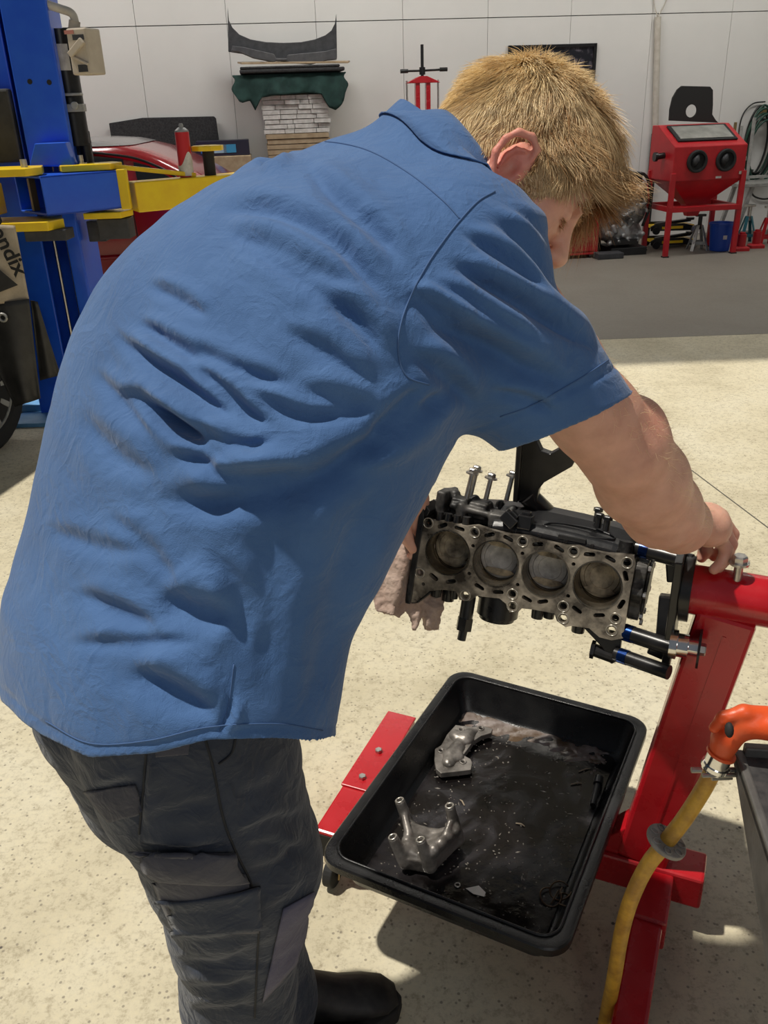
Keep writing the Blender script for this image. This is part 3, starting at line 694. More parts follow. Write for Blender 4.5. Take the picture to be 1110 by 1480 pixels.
# ---- trousers
M_trs = fabric('navy_drill', (.016, .023, .040, 1), (.040, .050, .075, 1), sheen=.15, ns=7, bump=.0005, crease=.012)
M_trs2 = fabric('faded_purple_drill', (.07, .068, .115, 1), (.115, .112, .165, 1), sheen=.12, ns=12, crease=.008)
M_trs3 = fabric('worn_navy_pocket', (.040, .042, .058, 1), (.074, .074, .094, 1), sheen=.12, ns=12, crease=.008)
T = Field((-0.62, 0.62, 0.05), (0.12, 1.42, 1.02), .0048)
T.cone(at(240, 900, 1.09), at(265, 1060, 1.15), .135, .135, .03)
T.chain([at(262, 1010, 1.12), at(292, 1120, 1.17), at(330, 1235, 1.235), at(342, 1330, 1.315), at(345, 1430, 1.40), at(352, 1530, 1.49)], [.138, .128, .112, .098, .088, .086], .03)
T.cone(at(352, 1180, 1.215), at(382, 1250, 1.255), .085, .082, .04)
T.chain([at(196, 1010, 1.26), at(240, 1110, 1.32), at(318, 1190, 1.42), at(362, 1330, 1.49), at(392, 1440, 1.545), at(396, 1480, 1.565)], [.142, .125, .10, .085, .076, .072], .03)
V, Q = T.mesh(); V = relax(V, Q, 3, .5)
N_ = vnormals(V, Q); X, Y, Z = pix(V); facing = np.clip((N_ @ -FWD + .3) / .5, 0, 1); disp = np.zeros(len(V))
tf = [([(195, 1222), (260, 1232), (330, 1220)], 7, 8), ([(330, 1222), (390, 1190), (450, 1180)], 6, 10), ([(345, 1270), (400, 1250), (452, 1210)], 6, 10), ([(255, 1390), (320, 1395), (370, 1370)], 6, 9), ([(262, 1425), (330, 1430), (375, 1410)], 6, 9), ([(240, 1355), (300, 1362), (370, 1345)], 5, 9), ([(270, 1460), (330, 1462), (370, 1450)], 6, 8),
      ([(210, 1185), (260, 1170), (320, 1160)], 4, 10), ([(340, 1150), (380, 1140), (410, 1120)], 4, 10), ([(212, 1080), (205, 1140), (198, 1210)], 6, 7), ([(125, 1150), (160, 1140), (200, 1130)], 5, 9), ([(385, 1320), (420, 1300), (452, 1270)], 4, 9), ([(350, 1230), (400, 1222), (455, 1240)], 5, 9), ([(385, 1400), (410, 1380), (440, 1360)], 4, 8)]
for P, dep, wd in tf:
    P = [p[:2] for p in smooth_path([(a, b, 0) for a, b in P], 4)]; d, sd, run = polydist(X, Y, P); fade = np.clip(np.minimum(run, 1 - run) / .25, 0, 1); e = d * sd
    disp += dep * .001 * facing * fade * (-np.exp(-(e / wd) ** 2) + .7 * np.exp(-((e + 1.7 * wd) / (1.1 * wd)) ** 2)) * (d < 5 * wd)
disp += .0014 * np.sin(V[:, 2] * 88 + 2 * np.sin(V[:, 0] * 31)) * np.sin(V[:, 0] * 47 + 1.4 * np.sin(V[:, 2] * 53) + V[:, 1] * 30)
V = V + N_ * disp[:, None]; V = relax(V, Q, 1, .3)
trousers = npmesh('trousers', V, Q, M_trs, person); trousers['label'] = 'dark navy cargo work trousers'
bv_tr = BVHTree.FromPolygons([Vector(p) for p in V], Q.tolist())
def patch(name, bv, quad, m, parent, off=.004, th=.003, nu=18, nv=14, puff=0., label=None):   # a sewn-on panel following the cloth
    (a, b, c, d) = [np.array(q, float) for q in quad]; vs = []; last = None
    for j in range(nv + 1):
        for i in range(nu + 1):
            u, v = i / nu, j / nv; p = a * (1 - u) * (1 - v) + b * u * (1 - v) + c * u * v + d * (1 - u) * v
            h = hit(bv, p[0], p[1], off + puff * math.sin(math.pi * u) * math.sin(math.pi * v) ** .6)
            if h is None or (last is not None and np.linalg.norm(h - last) > .12): h = last if last is not None else at(p[0], p[1], 1.15)
            vs.append(h); last = h
    fs = [(j * (nu + 1) + i, j * (nu + 1) + i + 1, (j + 1) * (nu + 1) + i + 1, (j + 1) * (nu + 1) + i) for j in range(nv) for i in range(nu)]
    mb = MB(); mb.add(vs, fs, False); o = mb.build(name, m, parent, smooth=True, label=label)
    md = o.modifiers.new('solid', 'SOLIDIFY'); md.thickness = th; md.offset = 0
    return o
patch('knee_patch', bv_tr, [(408, 1312), (452, 1288), (438, 1378), (378, 1446)], M_trs2, trousers, .003, label='faded purple knee patch')
patch('cargo_pocket', bv_tr, [(206, 1240), (352, 1262), (372, 1340), (250, 1342)], M_trs3, trousers, .006, .006, puff=.008)
patch('pocket_flap', bv_tr, [(192, 1218), (334, 1226), (352, 1266), (204, 1256)], M_trs3, trousers, .013, .005, puff=.004, label='worn flap over the cargo pocket')
patch('tool_pocket', bv_tr, [(236, 1290), (366, 1272), (374, 1330), (262, 1340)], M_trs, trousers, .017, .004)
patch('seat_patch', bv_tr, [(124, 1142), (196, 1132), (208, 1172), (160, 1186)], M_trs3, trousers, .003)
patch('hip_pocket', bv_tr, [(222, 1062), (276, 1062), (272, 1088), (226, 1092)], M_trs3, trousers, .003)
M_tst = mat('navy_seam', (.010, .012, .018, 1), .8)
seam('side_seam', bv_tr, [[(296, 1066), (308, 1110), (322, 1180), (338, 1225), (362, 1275), (374, 1320), (372, 1380), (368, 1470)], [(212, 1080), (208, 1140), (202, 1205)], [(316, 1104), (334, 1088), (340, 1066)]], .0016, M_tst, trousers, .0008)
# boots
M_boot = mat('black_boot_leather', (.012, .012, .013, 1), .5, c2=(.03, .028, .026, 1), ns=40, bump=.0004)
M_sole = mat('boot_sole', (.02, .018, .016, 1), .8)
def boot(heel, toe):
    h, t = np.array(heel), np.array(toe); L = np.linalg.norm(t - h); d = (t - h) / L; s = np.cross((0, 0, 1), d); fr = Fr(h, d, s, (0, 0, 1))
    m = MB(fr); Ls = []
    for x, w, z0, z1 in ((0, .030, .03, .12), (.03, .038, .03, .165), (.08, .040, .03, .165), (.12, .040, .03, .13), (.17, .045, .03, .095), (.22, .046, .03, .080), (.26, .040, .03, .066), (.285, .022, .032, .05)):
        x *= L / .29; Ls.append([(x, w * math.cos(a) , z0 + (z1 - z0) * (.5 + .5 * math.sin(a))) for a in [2 * math.pi * k / 20 for k in range(20)]])
    m.rings(Ls); o = m.build('boot', M_boot, person, smooth=True)
    sm = MB(fr); sm.prism([(-.008, -.035), (.1, -.036), (.16, -.046), (L * .8, -.048), (L * .97, -.03), (L + .006, 0), (L * .97, .03), (L * .8, .048), (.16, .046), (.1, .036), (-.008, .035)], 0.0, .032)
    sm.build('boot_sole', M_sole, o, bevel=.004)
boot((-.262, 1.035, 0), (-.004, 1.082, 0)); boot((-.30, .90, 0), (-.04, .99, 0))
# ------------------------------------------------------------------ engine stand
M_red = mat('red_paint', (.42, .006, .012, 1), .28, c2=(.50, .012, .02, 1), ns=9, coat=.35, rvar=.08)
M_black = mat('black_steel', (.008, .008, .009, 1), .30, c2=(.016, .015, .015, 1), ns=30, bump=.0002)
M_steel = mat('zinc_steel', (.50, .48, .44, 1), .35, 1.0, c2=(.62, .60, .56, 1), ns=60)
M_chrome = mat('chrome', (.75, .74, .72, 1), .16, 1.0)
M_rubber = mat('black_rubber', (.014, .014, .014, 1), .75)
M_brass = mat('dull_brass', (.30, .22, .11, 1), .4, 1.0)
hdA = math.degrees(math.atan2(-.403, .915))
SF = heading((0, 0, 0), hdA)                    # x along the stand, y away from the mechanic
def hexbolt(mb, c, d, r=.008, h=.006):
    d = nrm(d); u, v = perp(d); c = np.array(c, float)
    mb.rings([[c + d * z + r * s * (math.cos(math.pi * k / 3) * u + math.sin(math.pi * k / 3) * v) for k in range(6)] for z, s in ((0, 1), (h * .8, 1), (h, .85))], local=False); return mb
stand = thing('engine_stand', 'red steel engine stand carrying the engine block', 'engine stand', SF(-.06, 1.385, 0))
V0 = 1.395
m = MB(SF); m.beam((-.66, V0, .11), (.062, V0, .11), .08, .078); m.build('base_beam', M_red, stand, bevel=.006)
m = MB(SF); m.beam((-.683, 1.20, .112), (-.683, 1.62, .112), .072, .074); o = m.build('front_leg', M_red, stand, bevel=.006)
m = MB(SF); m.beam((-.683, 1.34, .151), (-.683, 1.62, .151), .076, .007); m.build('cover_plate', M_red, o, bevel=.002)
for v in (1.375, 1.47): m = MB(); hexbolt(m, SF(-.683, v, .155), (0, 0, 1), .009, .007); m.build('bolt', M_steel, o)
m = MB(SF); m.beam((-.683, 1.197, .112), (-.683, 1.199, .112), .058, .060); m.build('dark_end', M_rubber, o)  # black cap painted as the shaded hollow of the tube
m = MB(SF); m.beam((-.030, .62, .105), (-.030, 1.30, .105), .058, .060); m.build('rear_leg', M_red, stand, bevel=.006)
m = MB(SF); m.beam((-.030, 1.235, .106), (-.030, 1.60, .106), .072, .072); o = m.build('leg_sleeve', M_red, stand, bevel=.005)
m = MB(); hexbolt(m, SF(-.068, 1.27, .10), SF.X * -1, .009, .008); m.build('bolt', M_steel, o)
def caster(c):
    m = MB(SF); x, y, z = c
    m.cyl((x, y, z), (x, y, z - .012), .022); m.beam((x - .014, y, z - .012), (x - .014, y - .01, z - .05), .004, .03, up=(0, 1, 0)); m.beam((x + .014, y, z - .012), (x + .014, y - .01, z - .05), .004, .03, up=(0, 1, 0))
    o = m.build('caster', M_brass, stand, bevel=.001)
    w = MB(SF); w.cyl((x - .011, y - .01, .0345), (x + .011, y - .01, .0345), .034, n=24); w.build('wheel', M_rubber, o, bevel=.003)
for c in ((-.683, 1.215, .075), (-.683, 1.60, .075), (-.030, .66, .075), (-.030, 1.57, .07)): caster(c)
m = MB(SF); m.beam((-.060, V0, .145), (.026, V0, .745), .070, .098, up=(.915, -.403, 0)); m.build('post', M_red, stand, bevel=.008)
m = MB(SF); m.beam((-.0545, V0 - .0355, .16), (.0265, V0 - .0355, .71), .002, .006, up=(.915, -.403, 0)); m.build('weld_bead', M_red, stand)
m = MB(SF); m.prism([(-.165, .148), (-.105, .148), (-.088, .235)], V0 - .03, V0 + .03, 'xz'); m.build('gusset', M_red, stand, bevel=.003)
TZ = .772
m = MB(SF); m.tube([(-.040, V0, TZ), (.0, V0, TZ), (.36, V0, TZ - .004)], .0435, 36); m.build('head_tube', M_red, stand, smooth='auto')
m = MB(SF); m.cyl((-.052, V0, TZ), (-.036, V0, TZ), .058, n=36); m.cyl((-.060, V0, TZ), (-.052, V0, TZ), .050, n=36); m.build('rotating_flange', M_black, stand, smooth='auto')
m = MB(SF); m.beam((.30, V0, .42), (.30, V0, .735), .03, .03); m.build('turning_handle', M_red, stand, bevel=.004)
bt = at(1069, 812, 1.435); bd = nrm(np.array([.0, .03, 1.0])); o_ = MB(); o_.tube([bt - bd * .065, bt], .0075, 14, local=False); pin = o_.build('locking_bolt', M_steel, stand, smooth='auto')
o_ = MB(); hexbolt(o_, bt - bd * .002, bd, .0125, .014); o_.tube([bt - bd * .004, bt], .0165, 20, local=False); o_.build('bolt_head', M_steel, pin)
# mounting plate and arms
pl = [(-.052, -.115), (.10, -.115), (.10, .10), (-.045, .10)]
m = MB(SF); m.prism([(V0 - .058, TZ - .150), (V0 + .085, TZ - .150), (V0 + .085, TZ + .072), (V0 - .050, TZ + .072)], -.068, -.054, 'yz'); mp = m.build('mounting_plate', M_black, stand, bevel=.002)
def arm_(pa, pb, w, h): m = MB(); m.beam(at(*pa), at(*pb), w, h, up=(.915, -.403, 0)); m.build('mounting_arm', M_black, stand, bevel=.003)
arm_((977, 805, 1.55), (979, 838, 1.56), .034, .034); arm_((966, 860, 1.54), (961, 918, 1.55), .030, .030); arm_((940, 930, 1.54), (968, 942, 1.53), .030, .030)
m = MB(SF); sx, sy, sz = -.058, V0 - .062, TZ - .078
m.rings([[(sx + x, sy + r * math.cos(a + .2), sz + r * math.sin(a + .2)) for a in [2 * math.pi * k / 12 for k in range(12)] for r in [R * (1 if True else 1)]] for x, R in ((0, .026), (.012, .026), (.013, .021), (.030, .021), (.031, .015), (.046, .015))])
m.build('socket_nut', M_chrome, stand, smooth='auto')
m = MB(SF); m.cyl((sx + .046, sy, sz), (sx + .050, sy, sz), .034, n=28); w = m.build('washer', M_black, stand)
m = MB(); hexbolt(m, SF(sx + .050, sy, sz), SF.X, .011, .009); m.build('bolt_head', M_steel, w)

# ------------------------------------------------------------------ engine block (deck towards the mechanic)
ta = math.radians(hdA); tt_ = math.radians(-3)
bA = np.array([math.cos(ta) * math.cos(tt_), math.sin(ta) * math.cos(tt_), math.sin(tt_)]); nh = nrm(np.array([math.sin(ta), -math.cos(ta), 0])); uh = np.cross(nh, bA); uh = uh if uh[2] > 0 else -uh
bN = math.cos(math.radians(14)) * nh + math.sin(math.radians(14)) * uh; bU = math.cos(math.radians(14)) * uh - math.sin(math.radians(14)) * nh
BP = at(754, 822, 1.59); BF = Fr(BP, bA, bU, bN)
M_deck = mat('stained_deck_metal', (.085, .072, .057, 1), .38, .55, c2=(.58, .51, .41, 1), ns=22, detail=9, lo=.38, hi=.70, rvar=.12, bump=.0002)
M_blk = mat('oily_black_casting', (.007, .007, .008, 1), .36, c2=(.030, .028, .025, 1), ns=22, detail=8, lo=.35, hi=.8, bump=.0009, bs=45, rvar=.12)
M_dust = mat('greasy_grey_alloy', (.010, .010, .010, 1), .5, .3, c2=(.20, .19, .175, 1), ns=20, detail=8, lo=.42, hi=.78, bump=.0012, bs=40)
M_bore = mat('honed_bore', (.10, .085, .065, 1), .25, .9, c2=(.30, .26, .20, 1), ns=14, rvar=.1)
M_pist = mat('carbon_piston', (.26, .245, .225, 1), .42, .3, c2=(.62, .59, .55, 1), ns=30, detail=7, rvar=.12)
M_piston_b = mat('sooty_piston', (.08, .062, .045, 1), .5, .3, c2=(.68, .56, .38, 1), ns=26, detail=8, rvar=.12)
M_bright = mat('bright_ring', (.48, .45, .39, 1), .30, .8)
block = thing('engine_block', 'dirty four-cylinder engine block with open bores bolted to the red stand', 'engine block', BP - np.array([0, 0, .16]))
outl = [(-0.1965, 0.0541), (-0.1629, 0.0583), (-0.1136, 0.0584), (-0.0945, 0.0633), (-0.0706, 0.0603), (-0.0334, 0.0586), (-0.0134, 0.0606), (0.0033, 0.0624), (0.0233, 0.0600), (0.0739, 0.0589), (0.0948, 0.0626), (0.1148, 0.0595), (0.1485, 0.060), (0.1700, 0.0635), (0.1912, 0.0653), (0.1959, 0.0503), (0.1958, 0.0019), (0.1981, -0.0869), (0.1797, -0.0955), (0.1574, -0.0949), (0.1375, -0.083), (0.1063, -0.086), (0.0957, -0.091), (0.0784, -0.0832), (0.0717, -0.0702), (0.0347, -0.0718), (0.0116, -0.0749), (0.0039, -0.0866), (-0.0103, -0.0876), (-0.0197, -0.0725), (-0.0328, -0.0657), (-0.0758, -0.0709), (-0.0888, -0.0839), (-0.1084, -0.086), (-0.118, -0.0707), (-0.1452, -0.0744), (-0.1695, -0.0826), (-0.1942, -0.1114), (-0.2108, -0.1163), (-0.2078, -0.0863), (-0.2027, -0.0042)]
bx_ = [-.1440, -.0500, .0440, .1380]; BR = .0415
boltp = [(-.1893, .0497), (-.0977, .0496), (-.006, .0507), (.0878, .0511), (.1817, .0509), (-.1941, -.0511), (-.0985, -.0747), (-.0064, -.0753), (-.0099, -.052), (.0891, -.0757), (.0856, -.0533), (.1766, -.0771), (.1792, -.0536)]
small = [(-.0970, .0236), (-.0030, .0289), (.0910, .0287), (-.0970, -.0309), (-.0030, -.0317), (.0910, -.0319), (-.1838, -.0716)]
slots = [(-.1272, .0509, -.15), (-.0332, .0508, -.35), (.0224, .0514, .25), (.0613, .0511, -.45), (.1159, .052, .15), (.1526, .0515, -.4), (.1835, .0264, -1.2), (-.1302, -.0544, .35), (-.1650, -.0530, -.5), (-.0738, -.0525, -.4), (-.0368, -.0544, .2), (.0181, -.055, -.35), (.0475, -.0532, .35), (.1105, -.0541, -.5), (.1507, -.0549, .25), (.1850, -.0259, 1.2), (-.1609, .0500, .5), (-.0689, .0506, .4)]
holes = [circle(x, 0, BR, 40) for x in bx_] + [circle(x, y, .0068, 16) for x, y in boltp] + [circle(x, y, .0036, 10) for x, y in small] + [slot(x, y, .021, .0085, a) for x, y, a in slots]
m = MB(BF); m.plate(outl, holes, -.014, 0.0); deck = m.build('deck', M_deck, block)
m = MB(BF)
def ringtube(m, x, y, z, r, t, n=32): m.tube([(x + r * math.cos(2 * math.pi * k / n), y + r * math.sin(2 * math.pi * k / n), z) for k in range(n + 1)], t, 6, cap=False)
for x, y in boltp:
    mm = MB(BF); ringtube(mm, x, y, .0, .0098, .0011, 22); mm.build('bolt_boss', M_bright, deck, smooth=True)
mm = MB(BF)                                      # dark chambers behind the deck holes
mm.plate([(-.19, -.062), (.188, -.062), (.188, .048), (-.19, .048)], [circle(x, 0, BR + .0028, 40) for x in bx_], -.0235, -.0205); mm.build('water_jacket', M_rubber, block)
for i, x in enumerate(bx_):
    L = MB(BF); n = 40
    prof = [(BR + .0028, -.0005), (BR + .0028, .0012), (BR + .0004, .0012), (BR - .0004, -.0004), (BR - .0004, -.12), (BR + .004, -.12)]
    L.rings([[(x + r * math.cos(2 * math.pi * k / n), r * math.sin(2 * math.pi * k / n), z) for k in range(n)] for r, z in prof], cap=False)
    lin = L.build('cylinder_liner', M_bore, block, smooth='auto')
    dz = (-.050, -.044, -.044, -.060)[i]; P = MB(BF); pr = BR - .0012
    prof = [(pr, -.03), (pr, -.001), (pr - .0015, 0), (.033, 0), (.0315, .0022), (.0225, .0022), (.0215, .0004), (.012, -.0006), (.001, -.001)]
    P.rings([[(x + r * math.cos(2 * math.pi * k / n), r * math.sin(2 * math.pi * k / n), dz + z) for k in range(n)] for r, z in prof])
    pis = P.build('piston', M_piston_b if i in (0, 3) else M_pist, block, smooth='auto')
    rl = MB(BF)
    for sy in (-1, 1):
        rl = MB(BF); pts_ = [(x + .030 * t, sy * (.026 + .009 * (1 - t * t)) ) for t in (-1, -.6, -.2, .2, .6, 1)]
        rl.prism(pts_ + [(x + .022, sy * .021), (x - .022, sy * .021)], dz + .0004, dz + .0030)
        rl.build('valve_relief', M_piston_b, pis, bevel=.0006)
    for k in range(2):
        g = MB(BF); ringtube(g, x, 0, dz - .004 - .005 * k, pr + .0003, .0007, 36); g.build('piston_ring', M_bright, pis, smooth=True)
# castings behind the deck
W = MB(BF)
W.plate([(-.196, .044), (-.15, .049), (-.05, .050), (.05, .050), (.15, .052), (.193, .054), (.194, .020), (.194, -.060), (.12, -.070), (.0, -.064), (-.12, -.064), (-.20, -.075)], [circle(x, 0, BR + .003, 40) for x in bx_], -.10, -.024)
W.build('water_jacket_wall', M_blk, block, bevel=.004)
W = MB(BF); W.prism([(-.196, .062), (-.10, .075), (.10, .072), (.193, .060), (.193, -.075), (.10, -.088), (-.10, -.088), (-.198, -.080)], -.225, -.101); W.build('crankcase', M_blk, block, bevel=.006)
W = MB(BF)
for x in [-.17 + .0475 * i for i in range(8)]: W.box((x, .058, -.055), (.008, .018, .075))
for x in [-.17 + .0475 * i for i in range(8)]: W.box((x, -.070, -.06), (.008, .020, .08))
W.build('casting_rib', M_blk, block, bevel=.002)
W = MB(BF); W.prism([(-.2165, -.118), (-.205, -.118), (-.198, .055), (-.2025, .078), (-.2095, .078)], -.19, .002); W.prism([(-.2095, .060), (-.195, .060), (-.190, .072), (-.2025, .085)], -.06, -.004); W.build('front_flange', M_blk, block, bevel=.0015)
W = MB(BF); W.prism([(-.205, -.118), (-.19, -.113), (-.165, -.086), (-.2, -.08)], -.022, -.002); W.build('corner_lug', M_blk, block, bevel=.002)
E_ = Field(BP - .32, BP + .32, .0032); BAX = np.array([bA, bU, bN])
def ee(c, r, k=.008): E_.ell(BF(*c), r, BAX, k)
def ec(a, b, ra, rb, k=.006): E_.cone(BF(*a), BF(*b), ra, rb, k)
def eb(c, hf, k=.004, r=.003): E_.box(BF(*c), hf, BAX, r, k)
eb((-.10, .066, -.10), (.095, .016, .035)); eb((-.183, .080, -.060), (.010, .026, .022)); eb((-.150, .076, -.070), (.016, .020, .018)); eb((-.112, .078, -.075), (.018, .016, .022)); eb((-.070, .070, -.060), (.014, .014, .026))
for x, u, n_, r in ((-.165, .098, -.075, .010), (-.128, .092, -.085, .011), (-.098, .088, -.080, .010), (-.080, .090, -.10, .009), (-.050, .086, -.085, .011), (-.142, .084, -.045, .008)): ec((x, .06, n_), (x, u, n_), r * 1.15, r, .005)
ec((-.19, .094, -.085), (-.17, .104, -.085), .009, .007); eb((-.030, .074, -.075), (.030, .010, .03)); ec((-.16, .080, -.050), (-.06, .076, -.045), .007, .006)
upper = npmesh('casting_boss', *E_.mesh(), M_dust, block); upper['label'] = 'greasy grey alloy top casting'
W = MB(BF)
for x in (-.172, -.155, -.138, -.120): W.cyl((x, .056, -.012), (x, .073, -.012), .007, n=10)
W.build('stud_boss', M_blk, block, smooth='auto')
M_plas = mat('black_plastic', (.009, .009, .010, 1), .32, c2=(.016, .016, .017, 1), ns=15, bump=.0004, bs=60)
W = MB(BF)
sec = [(.050, -.02), (.066, -.018), (.078, -.03), (.082, -.06), (.094, -.09), (.098, -.13), (.060, -.14)]
W.rings([[(x, u + du, n_) for u, n_ in sec] for x, du in ((-.075, -.004), (-.05, .0), (.0, .002), (.08, .0), (.15, -.004), (.185, -.010))]); oil = W.build('oil_separator_cover', M_plas, block, bevel=.005, seg=3)
W = MB(BF); P_ = [(.02, .0795, -.034), (.03, .084, -.048), (.06, .0855, -.058), (.10, .0855, -.06), (.135, .083, -.055), (.15, .078, -.045), (.12, .076, -.036), (.07, .0755, -.036), (.02, .0795, -.034)]
W.tube(smooth_path(P_, 5), .0022, 8); W.build('raised_outline', M_plas, oil, smooth=True)
W = MB(BF); W.box((.078, .069, -.0215), (.05, .007, .008)); W.build('slot', M_rubber, oil)
W = MB(BF); W.cyl((.172, .048, -.028), (.172, .082, -.030), .0145, .012); W.cyl((.186, .05, -.05), (.186, .088, -.05), .010); W.build('alloy_boss', M_dust, block, smooth='auto')
for c, sz, an in (((-.040, .083, -.020), (.030, .022, .022), -35), ((-.012, .082, -.030), (.026, .026, .026), 0)):
    W = MB(Fr(BF(*c), *(Matrix.Rotation(math.radians(an), 3, Vector(bN)) @ Vector(bA), Matrix.Rotation(math.radians(an), 3, Vector(bN)) @ Vector(bU), bN))); W.box((0, 0, 0), sz); W.box((0, sz[1] * .62, 0), (sz[0] * .6, sz[1] * .3, sz[2] * .6)); W.build('sensor_plug', M_plas, block, bevel=.002)
for px, py, zz, L in ((683, 683, 1.66, .062), (689, 679, 1.68, .055), (710, 690, 1.65, .045), (741, 687, 1.66, .050)):
    top = at(px, py, zz); d = nrm(.97 * bU + .1 * bA); W = MB(); W.tube([top - d * L, top], .0048, 10, local=False); hb_ = W.build('standing_bolt', M_steel, block, smooth='auto')
    W = MB(); hexbolt(W, top, d, .0085, .008); W.tube([top - d * .003, top], .0125, 16, local=False); W.build('bolt_head', M_steel, hb_)
for px, py, zz in ((868, 738, 1.57), (880, 742, 1.55), (866, 730, 1.60)):
    top = at(px, py, zz) - bU * .012; W = MB(); W.tube([top - bU * .02, top], .006, 10, local=False); hexbolt(W, top, bU, .009, .007); W.build('cover_bolt', M_plas, block)
kf = Fr(at(758, 716, 1.655), nrm(np.array([bA[0], bA[1], 0])), nrm(np.array([0, 0, 1.]) + .04 * bA), nrm(np.cross(bA, (0, 0, 1))))
def kp(px, py): return ((px - 758) * 1.655 / FPX / .93, (716 - py) * 1.655 / FPX / .89)
W = MB(kf); W.plate([kp(*q) for q in ((744, 722), (743, 640), (741, 575), (752, 560), (790, 566), (799, 600), (806, 632), (822, 655), (818, 666), (784, 692), (778, 702), (776, 722))], [[kp(*q) for q in ((767, 634), (770, 612), (788, 604), (797, 622), (799, 645), (788, 653), (776, 650))]], -.010, .010)
br_ = W.build('support_bracket', M_black, block, bevel=.002); W = MB(kf); W.beam((kp(749, 722)[0], kp(749, 722)[1], .012), (kp(748, 565)[0], kp(748, 565)[1], .012), .010, .012, up=kf.Z); W.build('bracket_flange', M_black, br_, bevel=.002)
x, y = kp(760, 722); W = MB(); W.tube([kf(x, y + .012, 0), BF(.004, .088, -.12), BF(.004, .060, -.12)], .020, 12, local=False); W.build('bracket_foot', M_black, br_, smooth='auto')
# lower side
W = MB(BF); W.cyl((-.045, -.075, -.06), (-.045, -.118, -.058), .040, n=28); W.cyl((-.045, -.118, -.058), (-.045, -.126, -.058), .034, n=28); W.build('oil_filter_housing', M_blk, block, smooth='auto')
W = MB(BF); W.cyl((-.098, -.085, -.03), (-.098, -.130, -.025), .0135); W.cyl((-.098, -.128, -.025), (-.098, -.152, -.022), .016, n=6); W.cyl((-.098, -.152, -.022), (-.099, -.172, -.020), .0085); W.build('pressure_sensor', M_blk, block, smooth='auto')
for x, n_, r, L in ((-.165, -.03, .012, .03), (-.145, -.05, .014, .04), (-.128, -.03, .009, .026), (.035, -.04, .013, .03), (.055, -.05, .012, .028), (.115, -.03, .014, .035), (.13, -.05, .012, .03)):
    W = MB(BF); W.cyl((x, -.07, n_), (x, -.07 - L, n_), r, r * .85, n=10); W.build('lower_boss', M_blk, block, smooth='auto')
# rear cover with scalloped rim
sc_ = []
for k in range(46):
    t = k / 46 * 2 * math.pi; R = 1 + .07 * math.cos(9 * t); sc_.append((-.006 + .072 * R * math.sin(t) * min(1, .75 / max(abs(math.sin(t)), .6)), -.088 + .074 * R * math.cos(t)))
W = MB(BF); W.prism(sc_, .196, .216, 'yz'); W.prism([(a * .8, -.088 + (b + .088) * .8) for a, b in sc_], .216, .222, 'yz'); rc = W.build('rear_cover', M_dust, block, bevel=.002)
for k in range(9):
    t = k / 9 * 2 * math.pi; W = MB(); hexbolt(W, BF(.217, -.006 + .069 * math.sin(t), -.088 + .070 * math.cos(t)), bA, .006, .006); W.build('cover_screw', M_steel, rc)
# black tubes from the block to the mounting plate
M_blue = mat('blued_steel', (.010, .045, .20, 1), .22, .85, c2=(.012, .014, .03, 1), ns=16, lo=.4, hi=.6)
for (ux, nn), (px, py), r in (((.070, -.045), (1000, 813), .0150), ((-.080, -.018), (978, 938), .0150), ((-.122, -.010), (967, 972), .0130)):
    a = BF(.190, ux, nn); bpt = at(px, py, 1.495); W = MB(); W.tube([a, a * .0 + bpt], r, 20, local=False); tb = W.build('mounting_spacer', M_black, stand, smooth='auto')
    W = MB(); W.tube([a + (bpt - a) * .08, a + (bpt - a) * .24], r + .0008, 20, local=False); W.build('heat_blued_band', M_blue, tb, smooth='auto')
W = MB(BF); W.prism([(.125, -.088), (.195, -.085), (.198, -.135), (.185, -.145), (.165, -.118)], -.030, -.012); W.build('lower_bracket', M_black, block, bevel=.002)
W = MB(BF); W.cyl((.150, -.128, -.02), (.190, -.133, -.02), .012, n=12); W.cyl((.145, -.128, -.02), (.152, -.128, -.02), .017, n=6); W.build('bracket_bolt', M_black, block)
# ------------------------------------------------------------------ oil tray on the stand
HR, HB_ = .247, .158
tc_ = [ground(x, y, HR) for x, y in ((643, 962), (924, 1036), (838, 1394), (474, 1246))]
TC = sum(tc_) / 4; tx = nrm((tc_[1] - tc_[0]) + (tc_[2] - tc_[3])); tx[2] = 0; tx = nrm(tx); ty = np.array([-tx[1], tx[0], 0])
TW = (np.linalg.norm(tc_[1] - tc_[0]) + np.linalg.norm(tc_[2] - tc_[3])) / 2; TL = (np.linalg.norm(tc_[2] - tc_[1]) + np.linalg.norm(tc_[3] - tc_[0])) / 2
TF = Fr((TC[0], TC[1], 0), tx, ty)
M_tray = mat('black_tray_plastic', (.006, .006, .007, 1), .30, c2=(.014, .014, .014, 1), ns=10, detail=8, bump=.0005, bs=350, rvar=.08)
tray = thing('drip_tray', 'large black plastic oil drip tray resting on the engine stand base', 'tray', (TC[0], TC[1], HB_ - .004))
def rr(ins, z, r): return [(x, y, z) for x, y in rrect(TW - 2 * ins, TL - 2 * ins, max(r, .01), 7)]
m = MB(TF); m.rings([rr(.003, HR - .020, .045), rr(0, HR - .018, .046), rr(0, HR - .003, .046), rr(.003, HR, .044), rr(.021, HR, .036), rr(.025, HR - .003, .034), rr(.042, HB_ + .012, .026), rr(.052, HB_ + .002, .024), rr(.062, HB_, .018)], cap=False)
b0 = len(m.v); n_ = 28; m.f.append(tuple(range(8 * n_, 9 * n_)))
m.rings([rr(.006, HR - .022, .045), rr(.026, HR - .018, .036), rr(.040, HB_ + .010, .03), rr(.056, HB_ - .004, .02)], cap=False); m.f.append(tuple(range(len(m.v) - n_, len(m.v))))
m.build('tray_body', M_tray, tray, smooth='auto')
